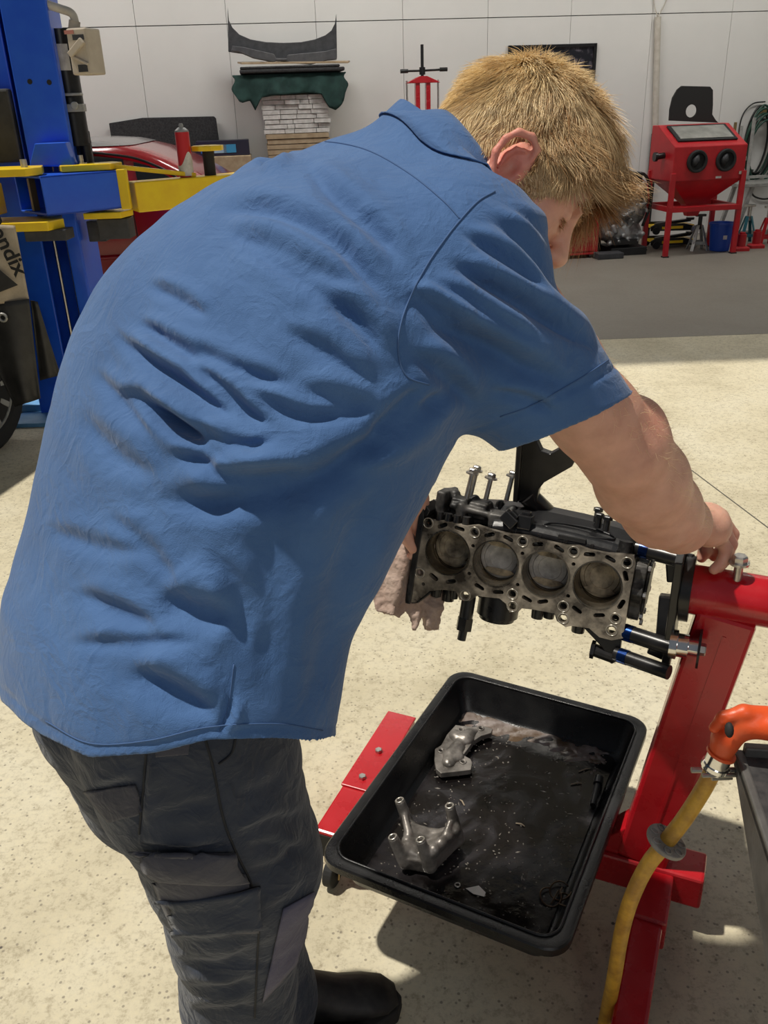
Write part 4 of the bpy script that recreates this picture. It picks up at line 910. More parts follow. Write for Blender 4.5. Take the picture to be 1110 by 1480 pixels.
m = MB(TF); m.tube([p for p in rr(.023, HR + .0005, .036)] + [rr(.023, HR + .0005, .036)[0]], .0026, 8, cap=False); m.build('rim_bead', M_tray, tray, smooth=True)
def oil_material():
    m = mat('used_oil', (.006, .005, .005, 1), .06, spec=.6); nt = m.node_tree; N, L = nt.nodes, nt.links; b = N['Principled BSDF']
    tc = N.new('ShaderNodeTexCoord'); n = N.new('ShaderNodeTexNoise'); n.inputs['Scale'].default_value = 7; n.inputs['Detail'].default_value = 9; n.inputs['Distortion'].default_value = 1.6; L.new(tc.outputs['Object'], n.inputs['Vector'])
    r = N.new('ShaderNodeValToRGB'); e = r.color_ramp.elements; e[0].position, e[0].color = .45, (.006, .005, .005, 1); e[1].position, e[1].color = .75, (.035, .032, .036, 1); L.new(n.outputs['Fac'], r.inputs['Fac'])
    v = N.new('ShaderNodeTexVoronoi'); v.inputs['Scale'].default_value = 110; L.new(tc.outputs['Object'], v.inputs['Vector'])
    r2 = N.new('ShaderNodeValToRGB'); f = r2.color_ramp.elements; f[0].position, f[0].color = .05, (1, 1, 1, 1); f[1].position, f[1].color = .12, (0, 0, 0, 1); L.new(v.outputs['Distance'], r2.inputs['Fac'])
    r3 = N.new('ShaderNodeValToRGB'); f = r3.color_ramp.elements; f[0].position, f[0].color = .86, (0, 0, 0, 1); f[1].position, f[1].color = .88, (1, 1, 1, 1); L.new(v.outputs['Color'], r3.inputs['Fac'])
    k = N.new('ShaderNodeMath'); k.operation = 'MULTIPLY'; L.new(r2.outputs[0], k.inputs[0]); L.new(r3.outputs[0], k.inputs[1])
    mx = N.new('ShaderNodeMix'); mx.data_type = 'RGBA'; L.new(k.outputs[0], mx.inputs[0]); L.new(r.outputs[0], mx.inputs[6]); mx.inputs[7].default_value = (.40, .36, .30, 1); L.new(mx.outputs[2], b.inputs['Base Color'])
    bp = N.new('ShaderNodeBump'); bp.inputs['Distance'].default_value = .0022; bp.inputs['Strength'].default_value = .6
    n2 = N.new('ShaderNodeTexNoise'); n2.inputs['Scale'].default_value = 26; n2.inputs['Detail'].default_value = 4; L.new(tc.outputs['Object'], n2.inputs['Vector'])
    ad = N.new('ShaderNodeMath'); ad.operation = 'ADD'; L.new(n2.outputs['Fac'], ad.inputs[0]); L.new(k.outputs[0], ad.inputs[1]); L.new(ad.outputs[0], bp.inputs['Height']); L.new(bp.outputs['Normal'], b.inputs['Normal'])
    mr = N.new('ShaderNodeMapRange'); mr.inputs['From Min'].default_value = .4; mr.inputs['From Max'].default_value = .7; mr.inputs['To Min'].default_value = .08; mr.inputs['To Max'].default_value = .38; L.new(n.outputs['Fac'], mr.inputs['Value']); L.new(mr.outputs[0], b.inputs['Roughness'])
    return m
FL = HB_ + .004
m = MB(TF); m.prism(rrect(TW - .116, TL - .116, .02, 6), HB_ + .0005, FL); o = m.build('oil_pool', oil_material()); tag(o, 'shallow pool of dirty black oil in the drip tray', 'oil'); o['kind'] = 'stuff'
def tp(px, py, h=FL): return ground(px, py, h)
# milky sludge along the far edge
M_sludge = mat('brown_sludge', (.10, .065, .038, 1), .2, c2=(.30, .26, .25, 1), ns=18, detail=8, lo=.4, hi=.7, bump=.002, bs=30)
S_ = Field(tp(600, 1100) - np.array([.05, .1, .01]), tp(900, 1020) + np.array([.12, .12, .03]), .0026)
for k in range(90):
    t = rng.random(); a = tp(672 + 200 * t + rng.normal(0, 5), 1032 + 52 * t + abs(rng.normal(0, 12)), FL - .003); S_.ell(a, (rng.uniform(.006, .026), rng.uniform(.004, .014), .0042), None, .004)
for k in range(16): S_.ell(tp(862 + rng.normal(0, 7), 1095 + rng.normal(0, 13), FL - .002), (.005, .006, .005), None, .003)
o = npmesh('sludge', *S_.mesh(), M_sludge); tag(o, 'brown and milky sludge along the far edge of the oil', 'sludge'); o['kind'] = 'stuff'
# grit
m = MB()
for k in range(420):
    a = TF(rng.uniform(-.5, .5) * (TW - .13), rng.uniform(-.5, .5) * (TL - .13), FL); r = rng.uniform(.0008, .0022); L = rng.uniform(1, 3.2) if k % 6 == 0 else 1; t = rng.uniform(0, 6.28)
    d = np.array([math.cos(t), math.sin(t), 0]); e = np.array([-d[1], d[0], 0]); z = np.array([0, 0, 1.])
    m.add([a - d * r * L * 1.5, a + e * r, a + d * r * L * 1.5, a - e * r, a + z * r * 1.2], [(0, 1, 4), (1, 2, 4), (2, 3, 4), (3, 0, 4), (3, 2, 1, 0)], False)
o = m.build('grit', mat('metal_grit', (.34, .31, .27, 1), .4, .4)); tag(o, 'flakes of grit and swarf floating on the oil', 'debris'); o['kind'] = 'stuff'
# four-post bracket
M_alloy = mat('oily_alloy', (.11, .10, .088, 1), .40, .45, c2=(.30, .275, .25, 1), ns=22, detail=7, bump=.0008, bs=60, rvar=.1)
K = thing('alloy_mount', 'four-legged grey alloy mount lying legs up in the oil tray', 'engine part', tp(612, 1225))
kz = FL
q = {n: tp(*p) for n, p in dict(a=(585, 1192, kz + .070), b=(650, 1172, kz + .085), c=(567, 1215, kz + .075), d=(608, 1220, kz + .078)).items()}
ft = [(578, 1158, .098), (650, 1166, .100), (568, 1211, .080), (608, 1215, .082)]
tops = [tp(x, y, kz + h) for x, y, h in ft]; bases = [tp(x, y, kz + .022) for x, y in ((596, 1205), (662, 1212), (585, 1246), (622, 1252))]
K_ = Field(tp(612, 1225) - np.array([.16, .18, .02]), tp(612, 1225) + np.array([.16, .18, .13]), .0022)
for a, b in zip(tops, bases): K_.cone(a, b, .0105, .0140, .004)
def slab(p, q, h0, h1, th, up=None):             # a web between two posts
    c = (p + q) / 2; x = nrm(q - p); x[2] *= 1; z = nrm(np.array([0, 0, 1.]) - x * x[2]); y = np.cross(z, x)
    K_.box(c + z * (h0 + h1) / 2, (np.linalg.norm(q - p) / 2, th / 2, (h1 - h0) / 2), (x, y, z), .002, .004)
slab(bases[0], bases[2], -.012, .030, .012); slab(bases[1], bases[3], -.014, .034, .014); slab(bases[2], bases[3], -.014, .016, .012); slab(bases[0], bases[1], -.010, .018, .010)
for t0, t1, h0, h1 in ((0, .28, .026, .016), (.28, .52, .016, .010), (.52, .76, .010, .018), (.76, 1, .018, .034)):   # saddle
    for u in (.14, .38, .62, .86):
        l_, r_ = lerp(bases[0], bases[2], u), lerp(bases[1], bases[3], u); p = lerp(l_, r_, t0) + np.array([0, 0, h0]); q_ = lerp(l_, r_, t1) + np.array([0, 0, h1]); K_.cone(p, q_, .0125, .0125, .006)
K_.cone(lerp(bases[0], tops[0], .75), lerp(bases[0], bases[2], .45) + np.array([0, 0, .034]), .006, .008, .004); K_.cone(lerp(bases[1], tops[1], .7), lerp(bases[1], bases[3], .5) + np.array([0, 0, .036]), .006, .008, .004)
K_.cone(lerp(bases[3], tops[3], .6), lerp(bases[1], bases[3], .7) + np.array([0, 0, .034]), .005, .008, .004)
for a, b in zip(tops, bases):
    d = nrm(a - b); K_.cone(a + d * .02, a - d * .012, .0055, .0055, .001, '-'); K_.put(lambda P, a=a, d=d: np.maximum(-((P - (a + d * .002).astype(np.float32)) @ d.astype(np.float32)), np.linalg.norm(P - (a + d * .012).astype(np.float32), axis=-1) - .022), a - .02, a + .03, .001, '-')
V, Q = K_.mesh(); npmesh('mount_casting', relax(V, Q, 1, .4), Q, M_alloy, K)
for a, b in zip(tops, bases):
    d = nrm(a - b); m = MB(); u, v = perp(d); m.tube([a + d * .0022 + .0078 * (math.cos(2 * math.pi * k / 20) * u + math.sin(2 * math.pi * k / 20) * v) for k in range(21)], .0024, 6, cap=False, local=False); m.build('machined_boss', M_bright, K, smooth=True)
# curved cover with a raised back
c4 = lambda x, y: (540 + x / 4.625, 960 + y / 4.625)
K2 = thing('alloy_cover', 'curved grey alloy cover plate lying at the far left of the oil tray', 'engine part', tp(660, 1085))
ol = [c4(*p) for p in ((548, 405), (600, 412), (660, 418), (705, 412), (760, 418), (796, 432), (786, 458), (720, 478), (668, 512), (630, 566), (600, 606), (648, 632), (660, 660), (650, 704), (560, 716), (450, 728), (418, 700), (406, 640), (410, 566), (452, 540), (490, 470))]
w3 = [tp(x, y, FL + .022) for x, y in ol]; c3 = sum(w3) / len(w3); cf = Fr((c3[0], c3[1], FL), (1, 0, 0), (0, 1, 0)); lo2 = [((p - c3)[0], (p - c3)[1]) for p in w3]
hl = [((tp(*c4(x, y), FL + .022) - c3)[0], (tp(*c4(x, y), FL + .022) - c3)[1]) for x, y in ((585, 438), (718, 430), (450, 578), (598, 652))]
m = MB(cf); m.plate(lo2, [circle(x, y, .0042, 10) for x, y in hl], .008, .022); m.build('cover_plate', M_alloy, K2, bevel=.0015)
for x, y in hl:
    m = MB(cf); ringtube(m, x, y, .0225, .0068, .002, 16); m.build('screw_boss', M_alloy, K2, smooth=True)
F2 = Field(c3 - .14, c3 + .14, .0024)
cc = [tp(*c4(x, y), FL + .020) for x, y in ((545, 480), (575, 500), (620, 505), (560, 560), (510, 610), (500, 660), (560, 620), (680, 450), (640, 470))]
for p in cc[:7]: F2.ell(p, (.016, .018, .014), None, .010)
F2.cone(cc[7], cc[8], .007, .012, .01); F2.cone(cc[8], cc[2], .012, .016, .01); F2.cone(cc[3], cc[4], .015, .013, .01)
V, Q = F2.mesh(); npmesh('raised_back', relax(V, Q, 1), Q, M_alloy, K2)
# wire clips, paper scrap, pin, washer
M_wire = mat('rusty_wire', (.10, .065, .04, 1), .4, .8)
def clip(name, px, py, r, tail, label):
    c = tp(px, py, FL + .004); a0 = rng.uniform(0, 6); P_ = [c + r * np.array([math.cos(a0 + t), math.sin(a0 + t), 0]) + np.array([0, 0, .004 * math.sin(t * 1.5)]) for t in np.linspace(0, 5.4, 26)]; P_.append(P_[-1] + np.array(tail)); m = MB(); m.tube(P_, .0017, 6, local=False); tag(m.build(name, M_wire, smooth=True), label, 'clip', 'wire clips in the drip tray')
clip('wire_clip', 796, 1296, .020, (-.02, -.03, 0), 'bent wire clip in the oil, leftmost of the three at the near right corner')
clip('wire_clip', 810, 1288, .020, (.03, .004, .002), 'bent wire clip in the oil, middle one of the three at the near right corner')
clip('wire_clip', 818, 1302, .016, (.012, .02, 0), 'bent wire clip in the oil, closest to the right wall of the tray')
m = MB(); a, b, c, d, e = [tp(x, y, FL + h) for x, y, h in ((673, 1284, .001), (692, 1280, .006), (702, 1290, .002), (700, 1296, .001), (684, 1292, .004))]
m.add([a, b, c, d, e], [(0, 1, 4), (1, 2, 4), (2, 3, 4)], False); tag(m.build('paper_scrap', mat('white_paper', (.62, .60, .55, 1), .8), solid=.0008), 'small torn white paper scrap floating on the oil', 'paper')
m = MB(); a, b = tp(866, 1124, FL + .014), tp(857, 1164, FL + .008); m.tube([a, lerp(a, b, .25)], .010, 14, local=False); m.tube([lerp(a, b, .25), b], .0068, 14, local=False); tag(m.build('black_plug', M_plas, smooth='auto'), 'black ribbed plug lying by the right wall of the oil tray', 'plug')
c = tp(661, 1279, FL + .002); m = MB(); m.tube([c + .005 * np.array([math.cos(t), math.sin(t), 0]) for t in np.linspace(0, 2 * math.pi, 15)], .0016, 6, cap=False, local=False); tag(m.build('washer', M_steel, smooth=True), 'tiny steel washer floating near the white paper scrap', 'washer')
for x, y, L, an, lb in ((845, 1113, .03, .3, 'thin wooden splinter by the far right corner of the tray'), (833, 1133, .026, .1, 'second thin splinter, just nearer than the one in the far right corner'), (668, 1160, .02, 2.0, 'short pale splinter between the two alloy parts in the tray'), (752, 1192, .02, -.5, 'thin metal sliver in the middle of the oil tray')):
    c = tp(x, y, FL + .002); d = np.array([math.cos(an), math.sin(an), 0]) * L / 2; m = MB(); m.tube([c - d, c + d * .2 + np.array([.001, .002, .001]), c + d], [.0014, .0018, .0008], 6, local=False); tag(m.build('splinter', mat('splinter', (.30, .24, .17, 1), .7)), lb, 'splinter')

# ------------------------------------------------------------------ rag in the left hand
M_rag = mat('grubby_pink_rag', (.30, .20, .155, 1), .9, c2=(.47, .36, .30, 1), ns=18, detail=8, lo=.3, hi=.65, sheen=.2, bump=.0008, bs=300)
def lobe(mb, P, R, n=5, ph=0., amp=.28, flat=.55):
    P = smooth_path(P, 5); R = np.interp(np.linspace(0, 1, len(P)), np.linspace(0, 1, len(R)), R); Ls = []
    for i, p in enumerate(P):
        d = nrm(P[min(i + 1, len(P) - 1)] - P[max(i - 1, 0)]); u = nrm(RGT - d * (RGT @ d)); v = np.cross(d, u); t_ = i / (len(P) - 1)
        Ls.append([p + R[i] * (1 + amp * math.sin(n * a + ph + 2.2 * t_) + .12 * math.sin(2 * n * a + 5 * t_)) * (u * math.cos(a) + flat * v * math.sin(a)) for a in [2 * math.pi * k / 48 for k in range(48)]])
    mb.rings(Ls, local=False)
rag = MB(); z = 1.70
lobe(rag, [at(612, 752, z), at(597, 778, z), at(580, 815, z), at(568, 855, z), at(560, 888, z - .01)], [.020, .036, .042, .036, .020], 4, .4)
lobe(rag, [at(606, 775, z + .01), at(598, 820, z), at(600, 870, z), at(599, 912, z)], [.026, .034, .022, .003], 4, 2.)
lobe(rag, [at(612, 790, z + .03), at(617, 850, z + .02), at(622, 885, z + .01), at(624, 912, z + .01)], [.028, .028, .019, .013], 3, 1.)
lobe(rag, [at(604, 760, z + .02), at(585, 800, z + .02), at(562, 830, z + .02), at(550, 862, z + .02)], [.020, .032, .026, .012], 4, 3.)
o = rag.build('rag', M_rag, smooth=True); tag(o, 'grubby pinkish rag held behind the left end of the engine block', 'rag')
md = o.modifiers.new('remesh', 'REMESH'); md.mode = 'VOXEL'; md.voxel_size = .0028
md = o.modifiers.new('smooth', 'SMOOTH'); md.iterations = 3
tx_ = bpy.data.textures.new('rag_folds', 'CLOUDS'); tx_.noise_scale = .022; tx_.noise_depth = 2
md = o.modifiers.new('folds', 'DISPLACE'); md.texture = tx_; md.strength = .012; md.mid_level = .5

# ------------------------------------------------------------------ hose, nozzle and steel trolley at the right
M_hose = mat('yellow_hose', (.34, .17, .030, 1), .45, c2=(.66, .38, .045, 1), ns=30, detail=7, lo=.3, hi=.6, bump=.0004)
M_orange = mat('orange_enamel', (.78, .085, .012, 1), .4, c2=(.62, .10, .03, 1), ns=14, bump=.0003, bs=200)
M_cup = mat('grey_guard', (.20, .19, .18, 1), .6, c2=(.34, .32, .30, 1), ns=30)
hose = thing('oil_hose', 'grimy yellow hose with orange nozzle and grey guard disc', 'hose', ground(868, 1480))
HP = [at(1033, 1108, 1.235), at(1018, 1138, 1.25), at(990, 1182, 1.27), at(962, 1218, 1.29), at(935, 1252, 1.32), at(912, 1300, 1.36), at(898, 1350, 1.41), at(888, 1410, 1.46), at(878, 1460, 1.52), at(864, 1530, 1.58)]
g_ = HP[-1].copy(); g_[2] = .018; HP.append(g_ + np.array([-.02, -.05, 0])); HP.append(HP[-1] + np.array([-.10, -.16, 0])); HP.append(HP[-1] + np.array([-.25, -.05, 0]))
m = MB(); m.tube(smooth_path(HP, 8), .0122, 16, local=False); m.build('hose_tube', M_hose, hose, smooth=True)
dd = nrm(HP[4] - HP[2]); m = MB(); c = HP[3]; m.tube([c - dd * .006, c + dd * .002], .031, 36, local=False); gd = m.build('guard_disc', M_cup, hose, bevel=.002)
u, v = perp(dd); u = nrm(DWN - dd * (DWN @ dd)); v = np.cross(dd, u)
for k in range(7):
    a = k / 7 * 2 * math.pi; m = MB(Fr(c - dd * .0065, math.cos(a) * u + math.sin(a) * v, -math.sin(a) * u + math.cos(a) * v, -dd))
    P_ = slot(.022, 0, .013, .010, 0); m.tube([(x, y, .0) for x, y in P_ + P_[:1]], .0014, 6, cap=False); m.build('disc_web', M_cup, gd, smooth=True)
m = MB(Fr(c - dd * .0068, u, v, -dd)); m.box((-.006, -.018, 0), (.008, .030, .003)); m.build('disc_slot', M_rubber, gd)
ax_ = nrm(HP[0] - HP[1]); c0 = HP[0]
m = MB(); m.tube([c0 - ax_ * .006, c0 + ax_ * .022], .0172, 24, local=False); m.tube([c0 - ax_ * .002, c0 + ax_ * .004], .0195, 24, local=False); fer = m.build('ferrule', M_chrome, hose, smooth='auto')
m = MB(); u, v = perp(ax_)
for s in (-1, 1): m.tube([c0 - ax_ * .004 + RGT * s * .020 - FWD * .006, c0 - ax_ * .004 + RGT * s * .034 - FWD * .006], .0042, 8, local=False)
m.tube([c0 - ax_ * .010 - RGT * .02 - FWD * .016, c0 - ax_ * .010 + RGT * .03 - FWD * .014], .0032, 8, local=False); m.tube([c0 - ax_ * .016 - RGT * .004 - FWD * .016, c0 - ax_ * .016 + RGT * .026 - FWD * .012], .003, 8, local=False)
m.build('hose_clamp', M_steel, hose, smooth='auto')
NZ = Field(at(1060, 1060, 1.2) - .16, at(1080, 1060, 1.2) + .16, .0024)
n0, n1, n2, n3 = c0 + ax_ * .018, at(1049, 1068, 1.215), at(1075, 1046, 1.20), at(1140, 1052, 1.18)
NZ.chain([n0, n1], [.0165, .0175], .006); NZ.chain([n1, n2, n3], [.0175, .018, .022], .012); NZ.chain([at(1032, 1052, 1.20), at(1046, 1038, 1.195), at(1075, 1030, 1.19), at(1130, 1034, 1.19)], [.0075, .0095, .011, .012], .006)
NZ.ell(at(1052, 1053, 1.17), (.008, .02, .007), None, .004, '-')
V, Q = NZ.mesh(); nb_ = npmesh('nozzle_body', relax(V, Q, 2), Q, M_orange, hose)
m = MB(Fr(at(1054, 1055, 1.176), RGT, DWN, FWD)); m.ball((0, 0, 0), .010, sc=(.6, 1.1, .7)); m.build('trigger_shade', M_rubber, nb_, smooth=True)  # dark ball set in for the shaded trigger opening
m = MB(); m.tube([n0 + ax_ * .004, n0 + ax_ * .008], .0205, 24, local=False); m.build('nozzle_collar', M_orange, hose, smooth='auto')
M_cart = mat('grey_cart_steel', (.085, .085, .08, 1), .45, .3, c2=(.14, .138, .13, 1), ns=18, bump=.0005, bs=80)
M_mat = mat('black_drawer_mat', (.02, .02, .021, 1), .6, c2=(.05, .048, .047, 1), ns=60, bump=.0006, bs=150)
p0 = at(1062, 1082, 1.235); p1 = ground(1108, 1222, p0[2]); bd_ = nrm(p1 - p0); bs_ = np.array([-bd_[1], bd_[0], 0]); bs_ = bs_ if bs_[0] > 0 else -bs_
BFr = Fr((p0[0], p0[1], 0), bd_, bs_, (0, 0, 1)); bz = p0[2]
cart = thing('steel_bench', 'dark grey steel bench corner cut off by the right edge', 'bench', BFr(.25, .28, 0))
m = MB(BFr); m.prism([(0, bz), (.62, bz), (.62, bz - .16), (.30, bz - .14), (0, bz - .022)], .0, .012, 'xz'); m.build('side_panel', M_cart, cart, bevel=.003)
m = MB(BFr); m.prism([(0, bz), (.62, bz), (.62, bz - .16), (.30, bz - .14), (0, bz - .022)], .50, .512, 'xz'); m.build('side_panel', M_cart, cart, bevel=.003)
m = MB(BFr); m.box((.31, .256, bz - .010), (.62, .512, .012)); m.build('bench_top', M_mat, cart, bevel=.002)
for x, dz, h in ((.004, .006, .034), (.616, .07, .16)): m = MB(BFr); m.box((x, .256, bz - dz), (.014, .49, h)); m.build('top_rail', M_cart, cart, bevel=.003)
for x in (.40, .58):
    for y in (.34, .48): m = MB(BFr); m.beam((x, y, 0), (x, y, bz - .016), .04, .04); m.build('leg', M_cart, cart, bevel=.003)
# ------------------------------------------------------------------ along the back wall
def wallpt(px, py, off=.0):                      # (x, z) on a plane parallel to the back wall, off metres in front of it
    d = at(px, py, 1) - CAM; O = WF(0, -off - .02, 0); k = ((O - CAM) @ WF.Y) / (d @ WF.Y); q = CAM + d * k - WF.O; return (q @ WF.X, q[2])
def yp(px, py, Y): d = at(px, py, 1) - CAM; return CAM + d * (Y / d[1])
M_felt = mat('black_felt', (.022, .022, .024, 1), .9, c2=(.05, .05, .052, 1), ns=60, bump=.001, bs=120)
M_card = mat('cardboard', (.36, .26, .16, 1), .85, c2=(.48, .37, .24, 1), ns=12)
M_green = mat('dark_green_blanket', (.008, .030, .026, 1), .9, c2=(.016, .052, .044, 1), ns=10, bump=.003, bs=14)
M_white = mat('white_print', (.52, .50, .47, 1), .75, c2=(.70, .68, .65, 1), ns=22, lo=.35, hi=.6)
M_dgrey = mat('dark_grey_trim', (.030, .031, .035, 1), .6, c2=(.055, .056, .06, 1), ns=16, bump=.0008, bs=90)
# stack of cartons with things laid on top
x0, z1 = wallpt(378, 142, .45); x1, _ = wallpt(474, 142, .45); xc = (x0 + x1) / 2
st = thing('carton_stack', 'tall stack of flattened cartons, white ones above brown ones', 'cartons', WF(xc, -.33, 0))
z = 0.0; k = 0; zs = z1 - .38
while z < z1 - .02:
    th = .045 if z >= zs else .05; s = rng.uniform(-.012, .012); m = MB(WF); w_ = (x1 - x0) * (1.0 if z >= zs else .96)
    cuts = [0, 1] if z < zs else [0, rng.uniform(.2, .35), rng.uniform(.42, .58), rng.uniform(.68, .82), 1]
    for c0, c1 in zip(cuts, cuts[1:]): m = MB(WF); m.box((xc + s + (c0 + c1 - 1) / 2 * w_, -.33 + rng.uniform(-.015, .01), z + th / 2), (w_ * (c1 - c0) - .005, .46, th - .006)); m.build('carton', M_white if z >= zs else M_card, st)
    z += th
zt = z - .003
xa, _ = wallpt(336, 110, .5); xb, _ = wallpt(499, 110, .5); zb = wallpt(420, 108, .5)[1]
m = MB(WF); m.box((xc, -.30, (zt + zb) / 2), ((x1 - x0) * 1.1, .36, zb - zt - .01)); tag(m.build('wooden_crate', M_card, bevel=.01), 'brown crate under the green blanket on top of the cartons', 'crate')
def drape(name, m_, pts, off, amp, n=40):        # hanging cloth front: top edge to a wavy bottom edge, folded over the top
    xs = np.linspace(xa, xb, n); vs = []; rows_ = 9
    bot = np.interp(xs, [p[0] for p in pts], [p[1] for p in pts])
    for j in range(rows_ + 1):
        t = j / rows_
        for i, x in enumerate(xs): vs.append((x + .02 * math.sin(7 * t + i * .4), -off - amp * t * (.6 + .4 * math.sin(i * .9) + .3 * math.sin(i * .37 + 2)), zb + .004 - (zb - bot[i]) * t))
    b = len(vs)
    for i, x in enumerate(xs): vs.append((x, -.10, zb + .004))
    fs = [(j * n + i, j * n + i + 1, (j + 1) * n + i + 1, (j + 1) * n + i) for j in range(rows_) for i in range(n - 1)] + [(b + i, b + i + 1, i + 1, i) for i in range(n - 1)]
    mb = MB(WF); mb.add(vs, fs); return mb.build(name, m_, smooth=True, solid=.012)
g = [wallpt(x, y, .6) for x, y in ((336, 135), (345, 150), (360, 146), (370, 160), (380, 142), (400, 138), (440, 135), (465, 136), (472, 155), (482, 160), (495, 150), (499, 130))]
tag(drape('moving_blanket', M_green, g, .575, .06), 'dark green blanket draped over the top of the carton stack', 'blanket')
xl, xr = wallpt(346, 100, .5)[0], wallpt(497, 100, .5)[0]; zf = zb + .02
m = MB(WF); m.box(((xl + xr) / 2, -.36, zf + .018), (xr - xl, .52, .036)); m.box(((xl + xr) / 2 - .02, -.37, zf + .048), ((xr - xl) * .95, .5, .024)); tag(m.build('felt_liner', M_felt, bevel=.012), 'folded black felt liner lying on the green blanket', 'felt')
xl2, xr2 = wallpt(350, 92, .5)[0], wallpt(505, 95, .5)[0]; zc_ = zf + .068
m = MB(WF); m.add([(xl2, -.62, zc_ + .02), (xr2 - .12, -.62, zc_ + .008), (xr2 - .02, -.58, zc_ + .004), (xr2 + .04, -.2, zc_ + .03), (xl2 - .05, -.15, zc_ + .05)], [(0, 1, 2, 3, 4)]); tag(m.build('cardboard_sheet', M_card, solid=.014), 'bent brown cardboard sheet between the black felt and the black trim', 'cardboard')
ol = [wallpt(x, y, .30) for x, y in ((329, 10), (331, 30), (336, 40), (346, 50), (362, 57), (385, 61), (410, 62), (435, 61), (455, 57), (470, 51), (479, 44), (484, 34), (486, 20), (487, 84), (470, 86), (412, 90), (350, 78), (330, 75))]
m = MB(WF); m.prism(ol, -.34, -.31, 'xz'); pt_ = thing('boot_trim', 'curved black plastic car trim with two pointed ends on top of the stack', 'trim', WF((xl + xr) / 2, -.33, zc_)); m.build('trim_panel', M_dgrey, pt_, bevel=.006)
ol = [wallpt(x, y, .42) for x, y in ((336, 66), (352, 68), (396, 78), (399, 84), (414, 84), (416, 79), (470, 74), (486, 70), (487, 86), (474, 87), (450, 93), (420, 91), (414, 88), (399, 88), (396, 90), (366, 84), (345, 75), (334, 74))]
m = MB(WF); m.prism(ol, -.45, -.345, 'xz'); m.build('lower_lip', mat('grey_trim_lip', (.055, .057, .064, 1), .5, c2=(.085, .087, .095, 1), ns=14), pt_, bevel=.006, label='lighter grey moulded lower lip')
# strut spring compressor
sx_, sz_ = wallpt(611, 118, .5)
sc = thing('spring_compressor', 'red upright spring compressor with a long screw and T handle', 'compressor', WF(sx_, -.5, 0))
def zat(y, off=.5, x=611): return wallpt(x, y, off)[1]
m = MB(WF)
for s in (-1, 1): m.box((sx_ + s * .055, -.5, zat(112) / 2), (.045, .09, zat(112)))
m.build('column', M_red, sc, bevel=.005)
m = MB(WF); m.box((sx_, -.5, .02), (.5, .45, .04)); m.build('base_plate', M_red, sc, bevel=.005)
a = wallpt(588, 118, .55)[0]; b = wallpt(637, 118, .55)[0]
m = MB(WF); m.prism([(a, zat(120)), (b, zat(120)), (b - .05, zat(116)), (b - .14, zat(110)), (a + .14, zat(110)), (a + .05, zat(116))], -.56, -.44, 'xz'); m.build('yoke', M_red, sc, bevel=.004)
m = MB(WF); m.cyl((sx_, -.5, zat(118)), (sx_, -.5, zat(64)), .016, n=12); m.build('screw_rod', M_black, sc, smooth='auto')
ha0, hz0 = wallpt(579, 103, .5); hb0, hz1 = wallpt(647, 100, .5)
m = MB(WF); m.tube([(ha0, -.5, hz0), (sx_, -.5, zat(102)), (hb0, -.5, hz1)], .011, 10); m.cyl((ha0, -.5, hz0), (ha0 + .08, -.5, hz0), .02, n=10); m.cyl((hb0 - .08, -.5, hz1), (hb0, -.5, hz1), .02, n=10); m.cyl((sx_, -.5, zat(108)), (sx_, -.5, zat(97)), .032, n=10); m.build('t_handle', M_black, sc, smooth='auto')
for s in (-1, 1):
    x = sx_ + s * .165; m = MB(WF); m.cyl((x, -.5, .9), (x, -.5, zat(116)), .010, n=8); m.build('guide_rod', M_steel, sc, smooth='auto')
for zz in (.95, 1.35):
    m = MB(WF); m.box((sx_, -.58, zz), (.30, .08, .07)); m.beam((sx_ - .13, -.60, zz), (sx_ - .13, -.78, zz), .03, .03); m.beam((sx_ + .13, -.60, zz), (sx_ + .13, -.78, zz), .03, .03); m.build('jaw', M_red, sc, bevel=.004)
# framed dark picture
x0, z0 = wallpt(734, 66); x1, z1 = wallpt(858, 122)
fr_ = thing('picture_frame', 'black framed dark print on the back wall behind his head', 'picture', WF((x0 + x1) / 2, -.03, z1))
m = MB(WF)
for a, b, c, d in ((x0, x1, z0, z0 - .035), (x0, x1, z1 + .035, z1), (x0, x0 + .035, z0, z1), (x1 - .035, x1, z0, z1)): m.box(((a + b) / 2, -.04, (c + d) / 2), (abs(b - a), .035, abs(c - d)))
m.build('frame', M_black, fr_, bevel=.003)
m = MB(WF); m.box(((x0 + x1) / 2, -.03, (z0 + z1) / 2), (x1 - x0 - .06, .01, z0 - z1 - .06)); m.build('print', mat('dark_print', (.012, .012, .018, 1), .3, c2=(.16, .14, .17, 1), ns=14, detail=6, lo=.5, hi=.68), fr_)
# white-beige pipe on the wall
(xt, zt_), (xm, zm) = wallpt(952, 24, .06), wallpt(948, 196, .06)
M_pipe = mat('aged_white_pipe', (.50, .46, .39, 1), .6, c2=(.62, .58, .51, 1), ns=14)
pp = thing('wall_pipe', 'aged white drain pipe up the back wall left of the blast cabinet', 'pipe', WF(xm, -.06, 0))
m = MB(WF); m.tube([(xm, -.06, .3), (xm, -.06, zm), (xt, -.06, zt_)], .034, 18); m.build('pipe_tube', M_pipe, pp, smooth='auto')
m = MB(WF); m.cyl((xm, -.06, .0), (xm, -.06, zm + .02), .042, n=18); m.build('black_sleeve', M_rubber, pp, smooth='auto')
for q in ((946, 2), (969, 4)):
    e = wallpt(q[0], q[1] - 20, .03); m = MB(WF); m.tube(smooth_path([(xt, -.05, zt_), ((xt + e[0]) / 2 + (.02 if q[0] > 950 else -.02), -.04, (zt_ + e[1]) / 2), (e[0], -.03, e[1])], 5), .006, 6); m.build('cable', M_pipe, pp, smooth=True)
